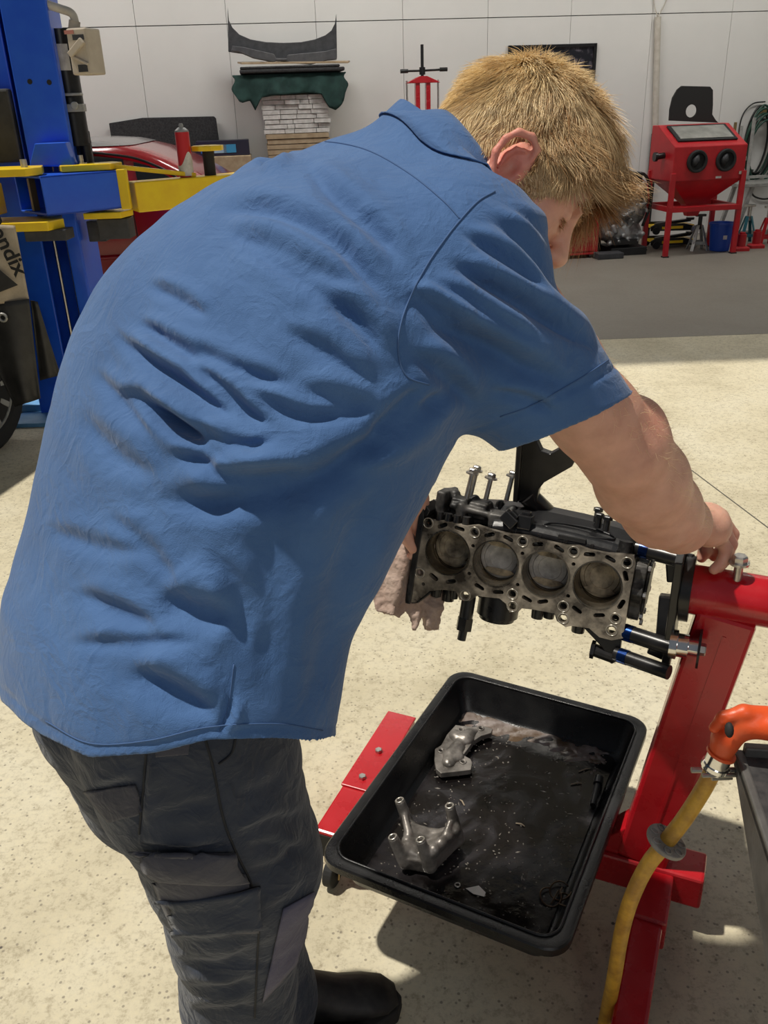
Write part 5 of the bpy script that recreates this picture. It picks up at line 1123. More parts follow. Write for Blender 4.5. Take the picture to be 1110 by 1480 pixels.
# sand blast cabinet
CBo = ground(1010, 369); CBF = heading((CBo[0], CBo[1], 0), 8.5)
M_bred = mat('cabinet_red', (.40, .007, .014, 1), .42, c2=(.50, .014, .02, 1), ns=6)
cab = thing('blast_cabinet', 'red sandblasting cabinet on legs with two black glove ports', 'cabinet', CBF(0, .28, 0))
hw = .39; zb_, zf_, zr_ = .74, 1.065, 1.255; D_ = .56
m = MB(CBF); m.prism([(0, zb_), (0, zf_), (.05, zf_ + .02), (.42, zr_), (D_, zr_), (D_, zb_)], -hw, hw, 'yz'); m.build('body', M_bred, cab, bevel=.008)
m = MB(CBF); m.rings([[(-hw + .01, .01, zb_), (hw - .01, .01, zb_), (hw - .01, D_ - .01, zb_), (-hw + .01, D_ - .01, zb_)], [(-.10, .20, .49), (.10, .20, .49), (.10, .34, .49), (-.10, .34, .49)], [(-.06, .23, .37), (.06, .23, .37), (.06, .31, .37), (-.06, .31, .37)]]); m.build('hopper', M_bred, cab, bevel=.004)
for sx in (-1, 1):
    for y in (.0, D_ - .04):
        m = MB(CBF); m.beam((sx * (hw - .01) + sx * .0, y, .01), (sx * (hw - .01), y, zb_ + .08), .05, .05); lg = m.build('leg', M_bred, cab, bevel=.004); m = MB(CBF); m.box((sx * (hw - .01), y, .006), (.06, .06, .012)); m.build('foot', M_rubber, lg)
m = MB(CBF); m.box((0, D_ - .03, .47), (2 * hw, .04, .05)); m.box((0, -.018, .47), (2 * hw, .02, .05)); m.box((-hw + .02, D_ / 2, .47), (.03, D_, .05)); m.box((hw - .02, D_ / 2, .47), (.03, D_, .05)); m.box((0, .06, .488), (2 * hw - .02, .14, .012)); m.build('shelf', M_bred, cab, bevel=.003)
sl_ = nrm([0, .37, zr_ - zf_ - .02]); wn = nrm(np.cross((1, 0, 0), sl_)); mid = np.array([0, .235, (zf_ + .02 + zr_) / 2]); wf = Fr(CBF(*(mid + wn * .004)), CBF.X, CBF.Y * sl_[1] + CBF.Z * sl_[2], CBF.Y * wn[1] + CBF.Z * wn[2])
m = MB(wf); m.box((0, 0, .006), (.64, .32, .016)); wfm = m.build('window_frame', M_rubber, cab, bevel=.004); m = MB(wf); m.box((0, 0, .015), (.57, .255, .006)); m.build('viewing_glass', mat('dusty_glass', (.22, .22, .20, 1), .25, c2=(.32, .32, .29, 1), ns=6), wfm)
for sx in (-.145, .165):
    m = MB(CBF); n = 28
    m.rings([[(sx + r * math.cos(2 * math.pi * k / n), y, .925 + r * math.sin(2 * math.pi * k / n)) for k in range(n)] for r, y in ((.108, -.002), (.108, -.022), (.098, -.030), (.082, -.028), (.078, .0), (.06, .05), (.01, .06))]); gp = m.build('glove_port', M_rubber, cab, smooth='auto')
    m = MB(CBF); m.tube([(sx - .02, .03, .905), (sx - .01, -.012, .945), (sx + .005, .0, .985)], [.05, .038, .02], 12); m.build('glove', M_dgrey, gp, smooth=True)
m = MB(CBF); m.cyl((-hw, .22, .98), (-hw - .08, .22, .97), .03, n=12); m.cyl((-hw - .08, .22, .97), (-hw - .11, .22, .97), .045, n=12); m.build('side_knob', M_black, cab, smooth='auto')
m = MB(CBF); m.box((hw + .004, .06, .93), (.012, .10, .04)); m.box((hw - .05, -.008, .80), (.03, .012, .03)); m.build('door_latch', M_steel, cab, bevel=.002)
m = MB(CBF); m.box((.11, -.004, .765), (.06, .006, .02)); m.build('maker_plate', M_white, cab)
# black sheet with a round hole standing on the cabinet
kx = lambda x, y: (lambda d: ((CAM + d * (((CBF(0, .50, 0) - CAM) @ CBF.Y) / (d @ CBF.Y)) - CBF.O) @ CBF.X, (CAM + d * (((CBF(0, .50, 0) - CAM) @ CBF.Y) / (d @ CBF.Y)))[2]))(at(x, y, 1) - CAM)
m = MB(Fr(CBF(0, .50, 0), CBF.X, CBF.Z, CBF.Y * -1)); po = [kx(*q) for q in ((966, 181), (967, 165), (971, 148), (978, 136), (984, 131), (1025, 132), (1029, 137), (1029, 158), (1028, 172), (1033, 180), (1037, 184))]
zmin = min(p[1] for p in po); po = [(a, b + zr_ + .002 - zmin) for a, b in po]; hcx, hcz = kx(998, 167); m.plate(po, [circle(hcx, hcz + zr_ + .002 - zmin, .062, 20)], -.012, .012); tag(m.build('rubber_sheet', M_rubber, bevel=.002), 'black sheet with a round hole standing on the blast cabinet', 'sheet')
# hose coil on the wall
M_gh = mat('green_hose', (.012, .05, .032, 1), .4); M_bh = mat('dark_hose', (.015, .016, .015, 1), .4)
hx, hz = wallpt(1098, 200, .1)
coil = thing('hose_coil', 'dark green air hose coiled on a hook at the right edge', 'hose', WF(hx, -.08, hz - .45))
for i in range(9):
    cx_, cz, rx, rz = hx + rng.uniform(-.03, .03), hz - .02 * i + rng.uniform(-.03, .03), .155 + rng.uniform(-.03, .04), .33 + rng.uniform(-.05, .05); m = MB(WF)
    m.tube([(cx_ + rx * math.sin(t), -.09 - .014 * i + .01 * math.sin(3 * t), cz + rz * math.cos(t)) for t in np.linspace(0, 2 * math.pi, 33)], .013, 7, cap=False); m.build('hose_loop', M_gh if i % 3 else M_bh, coil, smooth=True)
m = MB(WF); lp = [wallpt(x, y, .06) for x, y in ((1072, 215), (1070, 190), (1076, 165), (1090, 150), (1108, 147))]; m.tube(smooth_path([(a, -.05, b) for a, b in lp], 5), .008, 7); m.build('loose_loop', M_bh, coil, smooth=True)
m = MB(WF); lp = [wallpt(x, y, .06) for x, y in ((1090, 245), (1086, 265), (1090, 282), (1104, 288), (1120, 286))]; m.tube(smooth_path([(a, -.05, b) for a, b in lp], 5), .010, 7); m.build('loose_loop', M_bh, coil, smooth=True)
m = MB(WF); m.box((hx, -.09, hz + .29), (.05, .12, .06)); m.build('hook', M_brass, coil, bevel=.004)
# trestle with a steel frame at the right edge
M_gsteel = mat('grey_steel', (.30, .30, .285, 1), .45, .4, c2=(.42, .42, .40, 1), ns=20)
t0 = ground(1078, 352); TRF = heading((t0[0], t0[1] + .15, 0), 8)
tr = thing('steel_trestle', 'grey steel trestle bench at the right edge beside the cabinet', 'bench', TRF(.3, .2, 0))
zt2 = .60
m = MB(TRF); m.box((.30, .20, zt2), (.80, .45, .035)); m.build('bench_top', M_gsteel, tr, bevel=.004)
for x in (-.06, .62):
    for y in (.02, .38): m = MB(TRF); m.beam((x + (.12 if x < 0 else -.1), y, zt2 - .02), (x - .04 * (1 if x < 0 else -1), y, 0), .04, .04); m.build('leg', M_gsteel, tr, bevel=.003)
fo = thing('bar_rack', 'pale steel frame of upright bars standing on the trestle', 'frame', TRF(.1, .3, zt2 + .018))
for x, h in ((-.06, .62), (.02, .58), (.16, .66)): m = MB(TRF); m.beam((x, .33, zt2 + .018), (x + .01, .36, zt2 + .018 + h), .03, .03); m.build('upright_bar', M_gsteel if x > -.05 else M_brass, fo, bevel=.002)
m = MB(TRF); m.beam((-.07, .31, zt2 + .06), (.42, .31, zt2 + .06), .03, .03); m.build('cross_bar', M_gsteel, fo, bevel=.002)
# small things under and beside the cabinet
M_bblue = mat('blue_bucket_plastic', (.010, .065, .42, 1), .35)
bo = ground(1039, 362); bk = thing('bucket', 'blue plastic bucket under the right side of the cabinet', 'bucket', bo)
m = MB(Fr(bo)); n = 28
m.rings([[(r * math.cos(2 * math.pi * k / n), r * math.sin(2 * math.pi * k / n), z) for k in range(n)] for r, z in ((.085, .0), (.1, .005), (.126, .27), (.136, .272), (.136, .29), (.124, .29), (.118, .27), (.095, .02), (.01, .015))]); m.build('pail', M_bblue, bk, smooth='auto')
m = MB(Fr(bo)); m.box((.004, -.116, .15), (.04, .006, .04)); m.build('sticker', M_white, bk)
def axle_stand(name, px, py, h, m_, label):
    o = ground(px, py); r = thing(name, label, 'stand', o, 'axle stands by the back wall')
    for sx in (-1, 1):
        for sy in (-1, 1): m = MB(Fr(o)); m.beam((sx * .085, sy * .085, 0), (sx * .022, sy * .022, h * .72), .035, .008); m.build('leg', m_, r)
    m = MB(Fr(o)); m.beam((-.07, -.07, h * .22), (.07, -.07, h * .22), .008, .03); m.beam((-.07, .07, h * .22), (.07, .07, h * .22), .008, .03); m.build('brace', m_, r)
    m = MB(Fr(o)); m.cyl((0, 0, h * .60), (0, 0, h), .022, n=12); m.box((0, 0, h), (.11, .045, .025)); m.build('saddle_post', M_steel if m_ is not M_gsteel else M_black, r, bevel=.003)
M_teal = mat('teal_paint', (.02, .14, .18, 1), .4)
axle_stand('axle_stand', 1007, 361, .36, M_gsteel, 'grey axle stand under the cabinet just left of the blue bucket')
axle_stand('axle_stand', 1077, 351, .40, M_teal, 'teal axle stand at the right under the trestle')
axle_stand('axle_stand', 1105, 354, .40, M_bred, 'red axle stand at the right edge under the trestle')
for px, py, lb in ((1070, 362, 'squat red bottle jack on the floor right of the blue bucket'), (1092, 358, 'second red bottle jack, nearer the right edge')):
    o = ground(px, py); r = thing('bottle_jack', lb, 'jack', o, 'red bottle jacks'); m = MB(Fr(o)); m.rings([rrect_ for rrect_ in [[(x, y, z) for x, y in rrect(w_, d_, .02, 4)] for w_, d_, z in ((.16, .13, 0), (.16, .13, .03), (.11, .10, .045))]]); m.build('foot', M_bred, r, smooth='auto')
    m = MB(Fr(o)); m.cyl((0, 0, .04), (0, 0, .17), .045, n=18); m.cyl((0, 0, .17), (0, 0, .19), .03, n=18); m.build('cylinder', M_bred, r, smooth='auto')
M_yel = mat('yellow_paint', (.93, .66, .012, 1), .35, c2=(.86, .56, .014, 1), ns=10)
def floor_jack(px, py, zz, lb):
    o = ground(px, py); o[2] = zz; r = thing('trolley_jack', lb, 'jack', o, 'yellow and black trolley jacks'); F_ = heading(o, 6)
    for s in (-1, 1): m = MB(F_); m.prism([(-.27, .035), (.24, .025), (.27, .06), (.10, .105), (-.22, .11), (-.28, .08)], s * .11 - .006, s * .11 + .006, 'xz'); m.build('side_plate', M_black, r, bevel=.003)
    m = MB(F_); m.box((-.03, -.122, .066), (.24, .012, .028)); m.box((0, 0, .07), (.46, .20, .03)); m.build('yellow_panel', M_yel, r, bevel=.003)
    m = MB(F_); m.beam((-.18, 0, .09), (.22, 0, .125), .06, .03); m.cyl((.22, 0, .125), (.22, 0, .15), .045, n=16); m.build('lift_arm', M_black, r, bevel=.003)
    for x in (-.22, .22):
        for s in (-1, 1): m = MB(F_); m.cyl((x, s * .125, .04), (x, s * .150, .04), .04, n=18); m.build('wheel', M_steel if x > 0 else M_rubber, r, smooth='auto')
floor_jack(968, 356, 0.0, 'yellow and black trolley jack on the floor under the cabinet')
floor_jack(966, 356, .152, 'yellow and black trolley jack stacked on top of another one')
# alloy gearbox on a dark pallet
go = ground(902, 370); M_alu = mat('cast_aluminium', (.10, .10, .098, 1), .42, .55, c2=(.46, .46, .45, 1), ns=9, detail=7, lo=.35, hi=.68)
m = MB(heading(go, 8)); m.box((.06, .22, .04), (.40, .40, .08)); tag(m.build('dark_pallet', M_rubber, bevel=.006), 'low black pallet under the alloy gearbox', 'pallet')
gb = thing('gearbox', 'greasy cast aluminium engine with dark brackets standing left of the red cabinet', 'gearbox', go + np.array([0, .22, .08]))
GF = heading(go + np.array([0, .22, .08]), 8); GA = np.array([GF.X, GF.Y, GF.Z]); Gf = Field(GF(-.36, -.36, 0), GF(.40, .36, .80), .010)
for c, r in (((0, 0, .14), (.22, .17, .15)), ((-.06, 0, .34), (.18, .16, .18)), ((.10, 0, .36), (.15, .16, .17)), ((.12, -.02, .56), (.12, .13, .13)), ((-.03, .02, .54), (.13, .13, .12)), ((-.20, -.02, .18), (.11, .12, .12))): Gf.ell(GF(*c), r, GA, .02)
for k in range(34):
    t = rng.uniform(-1, 1); zz = rng.uniform(.05, .62); c = (t * .21 * (1 - .3 * zz), -.15 + rng.uniform(-.02, .02), zz); Gf.cone(GF(*c), GF(c[0] + rng.uniform(-.05, .05), c[1] - .03, c[2] + rng.uniform(-.05, .05)), rng.uniform(.016, .035), rng.uniform(.012, .025), .008)
V, Q = Gf.mesh(); npmesh('casing', V, Q, M_alu, gb)
for P_ in ([(.20, -.10, .20), (.26, -.12, .45), (.18, -.12, .70), (.02, -.10, .74)], [(-.10, -.10, .66), (.05, -.14, .72), (.16, -.14, .60), (.20, -.16, .44)]): m = MB(GF); m.tube(smooth_path(P_, 5), .016, 8); m.build('dark_pipe', M_black, gb, smooth=True)
for c, d in (((.03, -.05, .70), (.22, .16, .06)), ((-.02, -.17, .06), (.30, .05, .06))): m = MB(GF); m.box(c, d); m.build('dark_bracket', M_black, gb, bevel=.006)
# red tool cabinet, black box, mat
to_ = ground(834, 374); tb = thing('tool_cabinet', 'low red tool cabinet on castors beyond his face', 'cabinet', to_ + np.array([0, .25, 0])); TbF = heading(to_, 8)
m = MB(TbF); m.box((-.10, .25, .30), (.66, .46, .50)); m.build('cabinet_body', M_bred, tb, bevel=.006)
for i in range(3): m = MB(TbF); m.box((-.10, .012, .14 + .155 * i), (.60, .02, .14)); d = m.build('drawer', M_bred, tb, bevel=.004); m = MB(TbF); m.box((-.10, -.004, .19 + .155 * i), (.5, .02, .015)); m.build('drawer_pull', M_red, d)
m = MB(TbF); m.box((-.10, .25, .045), (.70, .50, .02)); m.build('bottom_skirt', M_bred, tb, bevel=.004)
for x in (-.37, .17):
    for y in (.06, .44): m = MB(TbF); m.cyl((x - .012, y, .018), (x + .012, y, .018), .018, n=14); m.build('castor', M_gsteel, tb, smooth='auto')
m = MB(heading(ground(873, 365), 8)); m.box((-.075, .15, .17), (.11, .2, .34)); tag(m.build('black_box', M_dgrey, bevel=.01), 'black box standing between the red tool cabinet and the gearbox', 'box')
m = MB(heading(ground(879, 373), 8)); m.box((.0, .0, .03), (.28, .16, .06)); tag(m.build('floor_block', M_dgrey, bevel=.008), 'flat dark block on the floor in front of the black box', 'block')
# grey boot liner and boxed goods at the left of the wall
x0, z0 = wallpt(158, 178, .05); x1, z1 = wallpt(312, 168, .05)
m = MB(WF); m.prism([(x0, .55), (x0, z0), (x0 + .35, z0 + .04), (x1 - .02, z1), (x1, z1 - .02), (x1 + .03, .55)], -.10, -.06, 'xz'); tag(m.build('boot_liner', M_felt, bevel=.006), 'large grey felt boot liner leaning on the wall behind the red car', 'panel')
sh_ = wallpt(325, 222, .35); M_wood = mat('shelf_board', (.28, .20, .12, 1), .7)
m = MB(WF); m.box((sh_[0], -.30, sh_[1] / 2 - .01), (.55, .36, sh_[1] - .02)); tag(m.build('cardboard_carton', M_card, bevel=.01), 'brown carton under the blue packaged part behind the car', 'carton')
pk = thing('packaged_part', 'blue and black packaged part lying on a carton behind the red car', 'package', WF(sh_[0], -.3, sh_[1] - .02))
xq0, xq1 = wallpt(283, 210, .4)[0], wallpt(360, 210, .4)[0]
m = MB(WF); m.box(((xq0 + xq1) / 2, -.30, sh_[1] + .055), (xq1 - xq0, .26, .15)); m.build('carton_body', mat('dark_package', (.02, .02, .045, 1), .3), pk, bevel=.006)
for i, (t, c) in enumerate(((.2, (.03, .14, .5, 1)), (.45, (.35, .5, .65, 1)), (.63, (.05, .30, .55, 1)))): m = MB(WF); m.box((xq0 + (xq1 - xq0) * t, -.432, sh_[1] + .05), (.13, .006, .08)); m.build('printed_panel', mat('package_print', c, .4), pk)
# ------------------------------------------------------------------ vehicle lift at the left
M_lblue = mat('lift_blue', (.008, .085, .68, 1), .35, c2=(.014, .12, .74, 1), ns=5, coat=.25, rvar=.06)
M_light = mat('pale_blue_plate', (.09, .28, .52, 1), .45, c2=(.16, .36, .58, 1), ns=12)
YL = 4.72
def lx(px, py, Y=YL): return yp(px, py, Y)
cx_ = lx(78, 430)[0]; LW_ = .37
lift = thing('vehicle_lift', 'blue two-post vehicle lift column with yellow swing arms', 'lift', (cx_, YL + .15, 0))
m = MB(); xl_, xr_ = cx_ - LW_ / 2, cx_ + LW_ / 2
m.box((cx_, YL + .29, 1.75), (LW_, .018, 3.5)); m.build('column_back', M_lblue, lift, bevel=.003)
for x in (xl_, xr_): m = MB(); m.box((x, YL + .15, 1.75), (.018, .29, 3.5)); m.build('column_side', M_lblue, lift, bevel=.003)
for x, w_ in ((xl_ + .085, .19), (xr_ - .028, .07)): m = MB(); m.box((x, YL, 1.75), (w_, .018, 3.5)); m.build('column_lip', M_lblue, lift, bevel=.006)
M_slot = mat('lift_inner_shade', (.006, .016, .10, 1), .6)
for dx in (.035, .105): m = MB(); m.cyl((cx_ + dx, YL + .06, .05), (cx_ + dx, YL + .06, 3.4), .009, n=8); m.build('lift_cable', M_steel, lift, smooth='auto')
m = MB(); m.box((cx_, YL + .12, .012), (.62, .62, .024)); m.build('base_plate', M_light, lift, bevel=.003)
c = ground(45, 600); m = MB(); m.box((c[0] - .06, c[1] + .12, .045), (.34, .26, .04)); m.build('foot_guard', M_light, lift, bevel=.004)
# carriage: sleeve above, collar and cross tube
zt_ = lx(80, 240, YL - .05)[2]
xa_, xb_ = lx(34, 120, YL - .04)[0], lx(70, 120, YL - .04)[0]
m = MB(); m.box(((xa_ + xb_) / 2 + .012, YL - .035, zt_ + .85), (xb_ - xa_ + .10, .05, 1.7)); m.build('carriage_sleeve', M_lblue, lift, bevel=.006)
a, b, d_, e = lx(46, 240, YL - .09), lx(110, 240, YL - .09), lx(98, 205, YL - .09), lx(54, 207, YL - .09)
m = MB(); m.prism([(a[0], a[2]), (b[0], b[2]), (d_[0], d_[2]), (e[0], e[2])], YL - .13, YL - .05, 'xz'); m.build('carriage_collar', M_lblue, lift, bevel=.004)
for q in ((43, 118), (71, 119)):
    p = lx(*q, YL - .062); m = MB(); m.cyl(p, p + np.array([0, .006, 0]), .012, n=12); m.build('hole_mark', M_rubber, lift)
YC = YL - .36
A0, A1 = lx(58, 255, YC), lx(178, 243, YC); zlow = lx(60, 313, YC)[2]; zhi = A0[2]; zmid_ = (zlow + zhi) / 2
tubx0, tubx1 = A0[0] - .01, A1[0]
F_ = heading((A0[0], YC, 0), 42.0); L = .2
while pix(F_(L, 0, zhi))[0] < 176: L += .004
tubx0, tubx1 = F_(0, .16, 0)[0], F_(L, .1, 0)[0]
m = MB(F_); t_ = .012; hh = zhi - zlow
m.box((L / 2, .16, zhi - t_ / 2), (L, .32, t_)); m.box((L / 2, .16, zlow + t_ / 2), (L, .32, t_)); m.box((L / 2, t_ / 2, zmid_), (L, t_, hh)); m.box((L / 2, .32 - t_ / 2, zmid_), (L, t_, hh)); m.box((L - .006, .16, zmid_), (.012, .31, hh - .01)); m.build('cross_tube', M_lblue, lift, bevel=.004)
m = MB(F_); m.box((.02, .17, zmid_), (.03, .025, hh - .03)); m.build('tube_web', M_brass, lift)
# yellow arms
def arm_plate(P, z0, z1, name, par): m = MB(); m.prism([(p[0], p[1]) for p in P], z0, z1); return m.build(name, M_yel, par, bevel=.004)
zt1 = zhi + .004; p = [lx(x, y, YC - .02) for x, y in ((-60, 252), (64, 238))]
la = thing('swing_arm', 'yellow swing arm of the lift running off the left edge', 'lift arm', (tubx0 - .3, YC + .1, zlow - .05), 'swing arms of the lift')
arm_plate([(tubx0 - .55, YC - .05), (tubx0 + .06, YC - .04), (tubx0 + .10, YC + .06), (tubx0 + .06, YC + .2), (tubx0 - .55, YC + .22)], zt1, zt1 + .035, 'arm_plate', la)
arm_plate([(tubx0 - .55, YC - .05), (tubx0 + .12, YC - .06), (tubx0 + .16, YC + .06), (tubx0 + .1, YC + .2), (tubx0 - .55, YC + .22)], zlow - .06, zlow - .018, 'arm_plate', la)
m = MB(); m.beam((tubx0 - .60, YC + .06, zmid_ - .01), (tubx0 - .13, YC + .06, zmid_ - .01), .14, hh * .78); m.build('arm_tube', M_yel, la, bevel=.006)
m = MB(); m.cyl((tubx0 + .02, YC + .06, zt1), (tubx0 + .02, YC + .06, zt1 + .07), .016, n=12); m.build('pivot_pin', M_steel, la, smooth='auto')
m = MB(); m.box((tubx0 + .09, YC + .03, zlow - .085), (.20, .12, .05)); m.build('lock_block', M_dgrey, la, bevel=.004)
YR = F_(L, .0, 0)[1]
ra_ = thing('swing_arm', 'yellow swing arm reaching right behind the man, spray can standing on it', 'lift arm', (tubx1 + .2, YR + .1, zlow - .05), 'swing arms of the lift')
arm_plate([(tubx1 - .20, YR - .10), (tubx1 + .02, YR - .03), (tubx1 + .05, YR + .08), (tubx1 - .02, YR + .16), (tubx1 - .24, YR - .02)], zt1, zt1 + .03, 'arm_plate', ra_)
arm_plate([(tubx1 - .15, YR - .05), (tubx1 + .04, YR - .05), (tubx1 + .07, YR + .08), (tubx1 + .0, YR + .2), (tubx1 - .12, YR + .2)], zlow - .045, zlow - .015, 'arm_plate', ra_)
R0_, R1_ = lx(192, 285, YR + .05), lx(300, 276, YR + .30); zA = lx(188, 264, YR)[2]; zB = lx(188, 308, YR)[2]; hA = zA - zB
s0 = np.array([R0_[0], YR + .06, (zA + zB) / 2]); s1 = np.array([R1_[0] + .38, YR + .45, (zA + zB) / 2 + .01])
m = MB(); m.beam(s0, s1, .13, hA); m.build('arm_tube', M_yel, ra_, bevel=.006)
ep = lx(182, 280, YR - .01); m = MB(); m.beam((ep[0] - .03, YR - .01, zmid_), (ep[0] + .02, YR - .01, zmid_), .03, hh * 1.06); m.build('arm_end_plate', M_yel, ra_, bevel=.005)
m = MB(); m.beam((tubx1 - .02, YR + .0, zt1 + .02), tuple(s0 + (s1 - s0) * .42 + np.array([0, -.02, hA / 2 + .008])), .035, .022); m.build('strap', M_yel, ra_, bevel=.004)
fr2 = .3
while pix(s0 + (s1 - s0) * fr2)[0] < 306: fr2 += .005
pe = s0 + (s1 - s0) * fr2
m = MB(); m.cyl((pe[0], pe[1], pe[2] + hA / 2), (pe[0], pe[1], pe[2] + hA / 2 + .12), .03, n=14); po_ = m.build('pad_post', M_rubber, ra_, smooth='auto'); m = MB(Fr((pe[0], pe[1], pe[2] + hA / 2 + .12))); m.prism([(.085 * math.cos(math.radians(45 * k + 22)), .085 * math.sin(math.radians(45 * k + 22))) for k in range(8)], 0, .025); m.build('pad_plate', M_yel, po_, bevel=.004)
m = MB(); m.box((tubx1 - .02, YR + .05, zlow - .10), (.16, .12, .10)); m.build('lock_block', M_dgrey, ra_, bevel=.005)
m = MB(); p = lx(116, 228, YR + .02); m.cyl((p[0], p[1], zt1), (p[0], p[1], zt1 + .07), .014, n=12); m.cyl((p[0], p[1], zt1 + .02), (p[0], p[1], zt1 + .035), .028, n=6); m.build('pivot_bolt', M_steel, ra_, smooth='auto')
# hydraulic cylinder, bracket, isolator
pc = lx(96, 110, YL + .1); m = MB(); zc0 = lx(110, 235, YL + .1)[2]
m.cyl((pc[0], YL + .10, zc0 + .08), (pc[0], YL + .10, lx(92, 42, YL + .1)[2]), .062, n=24); cy = m.build('hydraulic_cylinder', M_black, lift, smooth='auto')
m = MB(); m.cyl((pc[0] + .035, YL + .10, zc0 - .05), (pc[0] + .035, YL + .10, zc0 + .09), .03, n=16); m.build('piston_rod', M_black, cy, smooth='auto')
zs0, zs1 = lx(98, 101, YL)[2], lx(98, 62, YL)[2]; m = MB(); m.add([(pc[0] + .064 * math.sin(t), YL + .10 - .064 * math.cos(t), z) for z in (zs0, zs1) for t in np.linspace(-.35, .75, 7)], [(i, i + 1, i + 8, i + 7) for i in range(6)]); m.build('white_label', M_white, cy)
zk = lx(105, 156, YL)[2]; m = MB(); m.box((pc[0] + .02, YL + .02, zk), (.14, .05, .035)); m.box((pc[0] + .02, YL + .02, zk + .06), (.13, .05, .012)); m.cyl((pc[0] + .05, YL - .02, zk + .01), (pc[0] + .05, YL + .0, zk + .01), .018, n=12); m.build('cylinder_clamp', M_gsteel, lift, bevel=.003)
q0, q1 = lx(101, 190, YL + .2), lx(137, 240, YL + .2); m = MB(); m.box(((q0[0] + q1[0]) / 2, YL + .2, (q0[2] + q1[2]) / 2 - .03), (abs(q1[0] - q0[0]), .02, abs(q0[2] - q1[2]) + .06)); m.build('splash_plate', M_dgrey, lift, bevel=.004)
q0, q1 = lx(128, 318, YL + .1), lx(158, 347, YL + .1); m = MB(); m.box(((q0[0] + q1[0]) / 2, YL + .1, (q0[2] + q1[2]) / 2), (abs(q1[0] - q0[0]), .1, abs(q0[2] - q1[2]))); m.build('lock_box', M_dgrey, lift, bevel=.005)
M_beige = mat('beige_switch', (.52, .45, .36, 1), .5, c2=(.60, .53, .43, 1), ns=12)
YI = YL - .05; b0_, b1_ = lx(103, 42, YI), lx(146, 108, YI); IF = heading(((b0_[0] + b1_[0]) / 2, YI, (b0_[2] + b1_[2]) / 2), -18); bw, bh = (b1_[0] - b0_[0]) * 1.0, (b0_[2] - b1_[2])
iso = thing('isolator_switch', 'beige electrical isolator box fixed beside the blue lift column', 'switch', IF(0, 0, -bh / 2))
m = MB(IF); m.box((0, 0, 0), (bw, .12, bh)); m.build('switch_box', M_beige, iso, bevel=.008)
m = MB(Fr(IF.O, IF.X, IF.Y, IF.Z)); m.beam((-.045, -.068, -.015), (.035, -.068, .045), .03, .022, up=IF.Y); m.beam((-.035, -.066, -.02), (.045, -.066, -.055), .012, .012, up=IF.Y); m.build('rotary_handle', M_beige, iso, bevel=.004)
m = MB(IF); m.box((.01, -.0615, bh * .30), (.06, .003, .022)); m.box((.01, -.0615, -bh * .36), (.05, .003, .03)); m.build('printed_panel', M_dgrey, iso)
m = MB(IF); m.box((-bw * .33, -.0615, bh * .42), (.05, .003, .016)); m.build('red_print', mat('faded_red_print', (.5, .2, .16, 1), .6), iso)
c0_ = [lx(x, y, YI + .02) for x, y in ((107, 42), (108, 30), (103, 19), (88, 13), (70, 7), (50, -4), (40, -30))]; m = MB(); m.tube(smooth_path(c0_, 5), .019, 12); m.build('conduit', M_pipe, iso, smooth=True); m = MB(); m.cyl(c0_[0], c0_[1], .026, n=14); m.build('gland', M_beige, iso, smooth='auto')
# spray can on the right arm
scp = s0 + (s1 - s0) * .36; scx = lx(268, 250, scp[1] - .03)
co = np.array([scx[0], scp[1] - .0, scp[2] + hA / 2]); zt3 = yp(262, 178, co[1])[2] - co[2]; can = thing('spray_can', 'red and white aerosol can standing on the yellow lift arm', 'can', co); cF = Fr(co)
def lath(prof, n=24): return [[(r * math.cos(2 * math.pi * k / n), r * math.sin(2 * math.pi * k / n), z * zt3) for k in range(n)] for r, z in prof]
R_ = .036; m = MB(cF); m.rings(lath(((R_ * .9, 0), (R_, .01), (R_, .84)))); m.build('can_body', mat('can_red', (.55, .02, .025, 1), .3), can, smooth='auto')
m = MB(cF); n = 24; m.add([((R_ + .0022) * math.cos(t), (R_ + .0022) * math.sin(t), z * zt3 * (1 if z < .2 else 1) ) for z, f in ((.03, 0), (.22, 1)) for t in np.linspace(math.pi, 2 * math.pi, n)] + [((R_ + .0022) * math.cos(t), (R_ + .0022) * math.sin(t), zt3 * (.22 + .26 * abs(math.sin(t * 1.0 - .8)) ** 3)) for t in np.linspace(math.pi, 2 * math.pi, n)], [(j * n + i, j * n + i + 1, (j + 1) * n + i + 1, (j + 1) * n + i) for j in range(2) for i in range(n - 1)]); m.build('white_label', M_white, can, smooth=True)
m = MB(cF); m.rings(lath(((R_, .84), (R_ * .95, .87), (R_ * .5, .92), (R_ * .32, .925), (R_ * .32, .97), (R_ * .2, 1.0)))); m.build('can_top', M_gsteel, can, smooth='auto')
# red car behind the lift
M_car = mat('car_red', (.36, .004, .012, 1), .18, coat=.8); M_glass = mat('tinted_glass', (.012, .013, .014, 1), .06, spec=.6); M_reflect = mat('roof_reflection_grey', (.16, .15, .155, 1), .25, coat=.5)
xr0 = yp(372, 300, 7.4)[0]; KF = heading((xr0, 7.15, 0), 3.0)
KF = Fr(KF.O, -KF.X, KF.Y, KF.Z)              # x runs from the tail at the right towards the nose
car = thing('red_car', 'red hatchback car parked behind the blue lift column', 'car', KF(2.1, .85, 0))
W_ = 1.74
def sect(prof, y0, y1): return [(x, y0 if y0 < y1 else y0, z) for x, z in prof]
low = [(.03, .42), (.0, .62), (.06, .90), (.45, .96), (1.2, .95), (2.6, .93), (2.95, .92), (3.75, .80), (4.12, .62), (4.18, .40), (4.05, .22), (3.6, .18), (.5, .18), (.12, .24)]
def shr(prof, s, dz=0): cx0, cz0 = 2.1, .55; return [(cx0 + (x - cx0) * s, cz0 + (z - cz0) * s + dz) for x, z in prof]
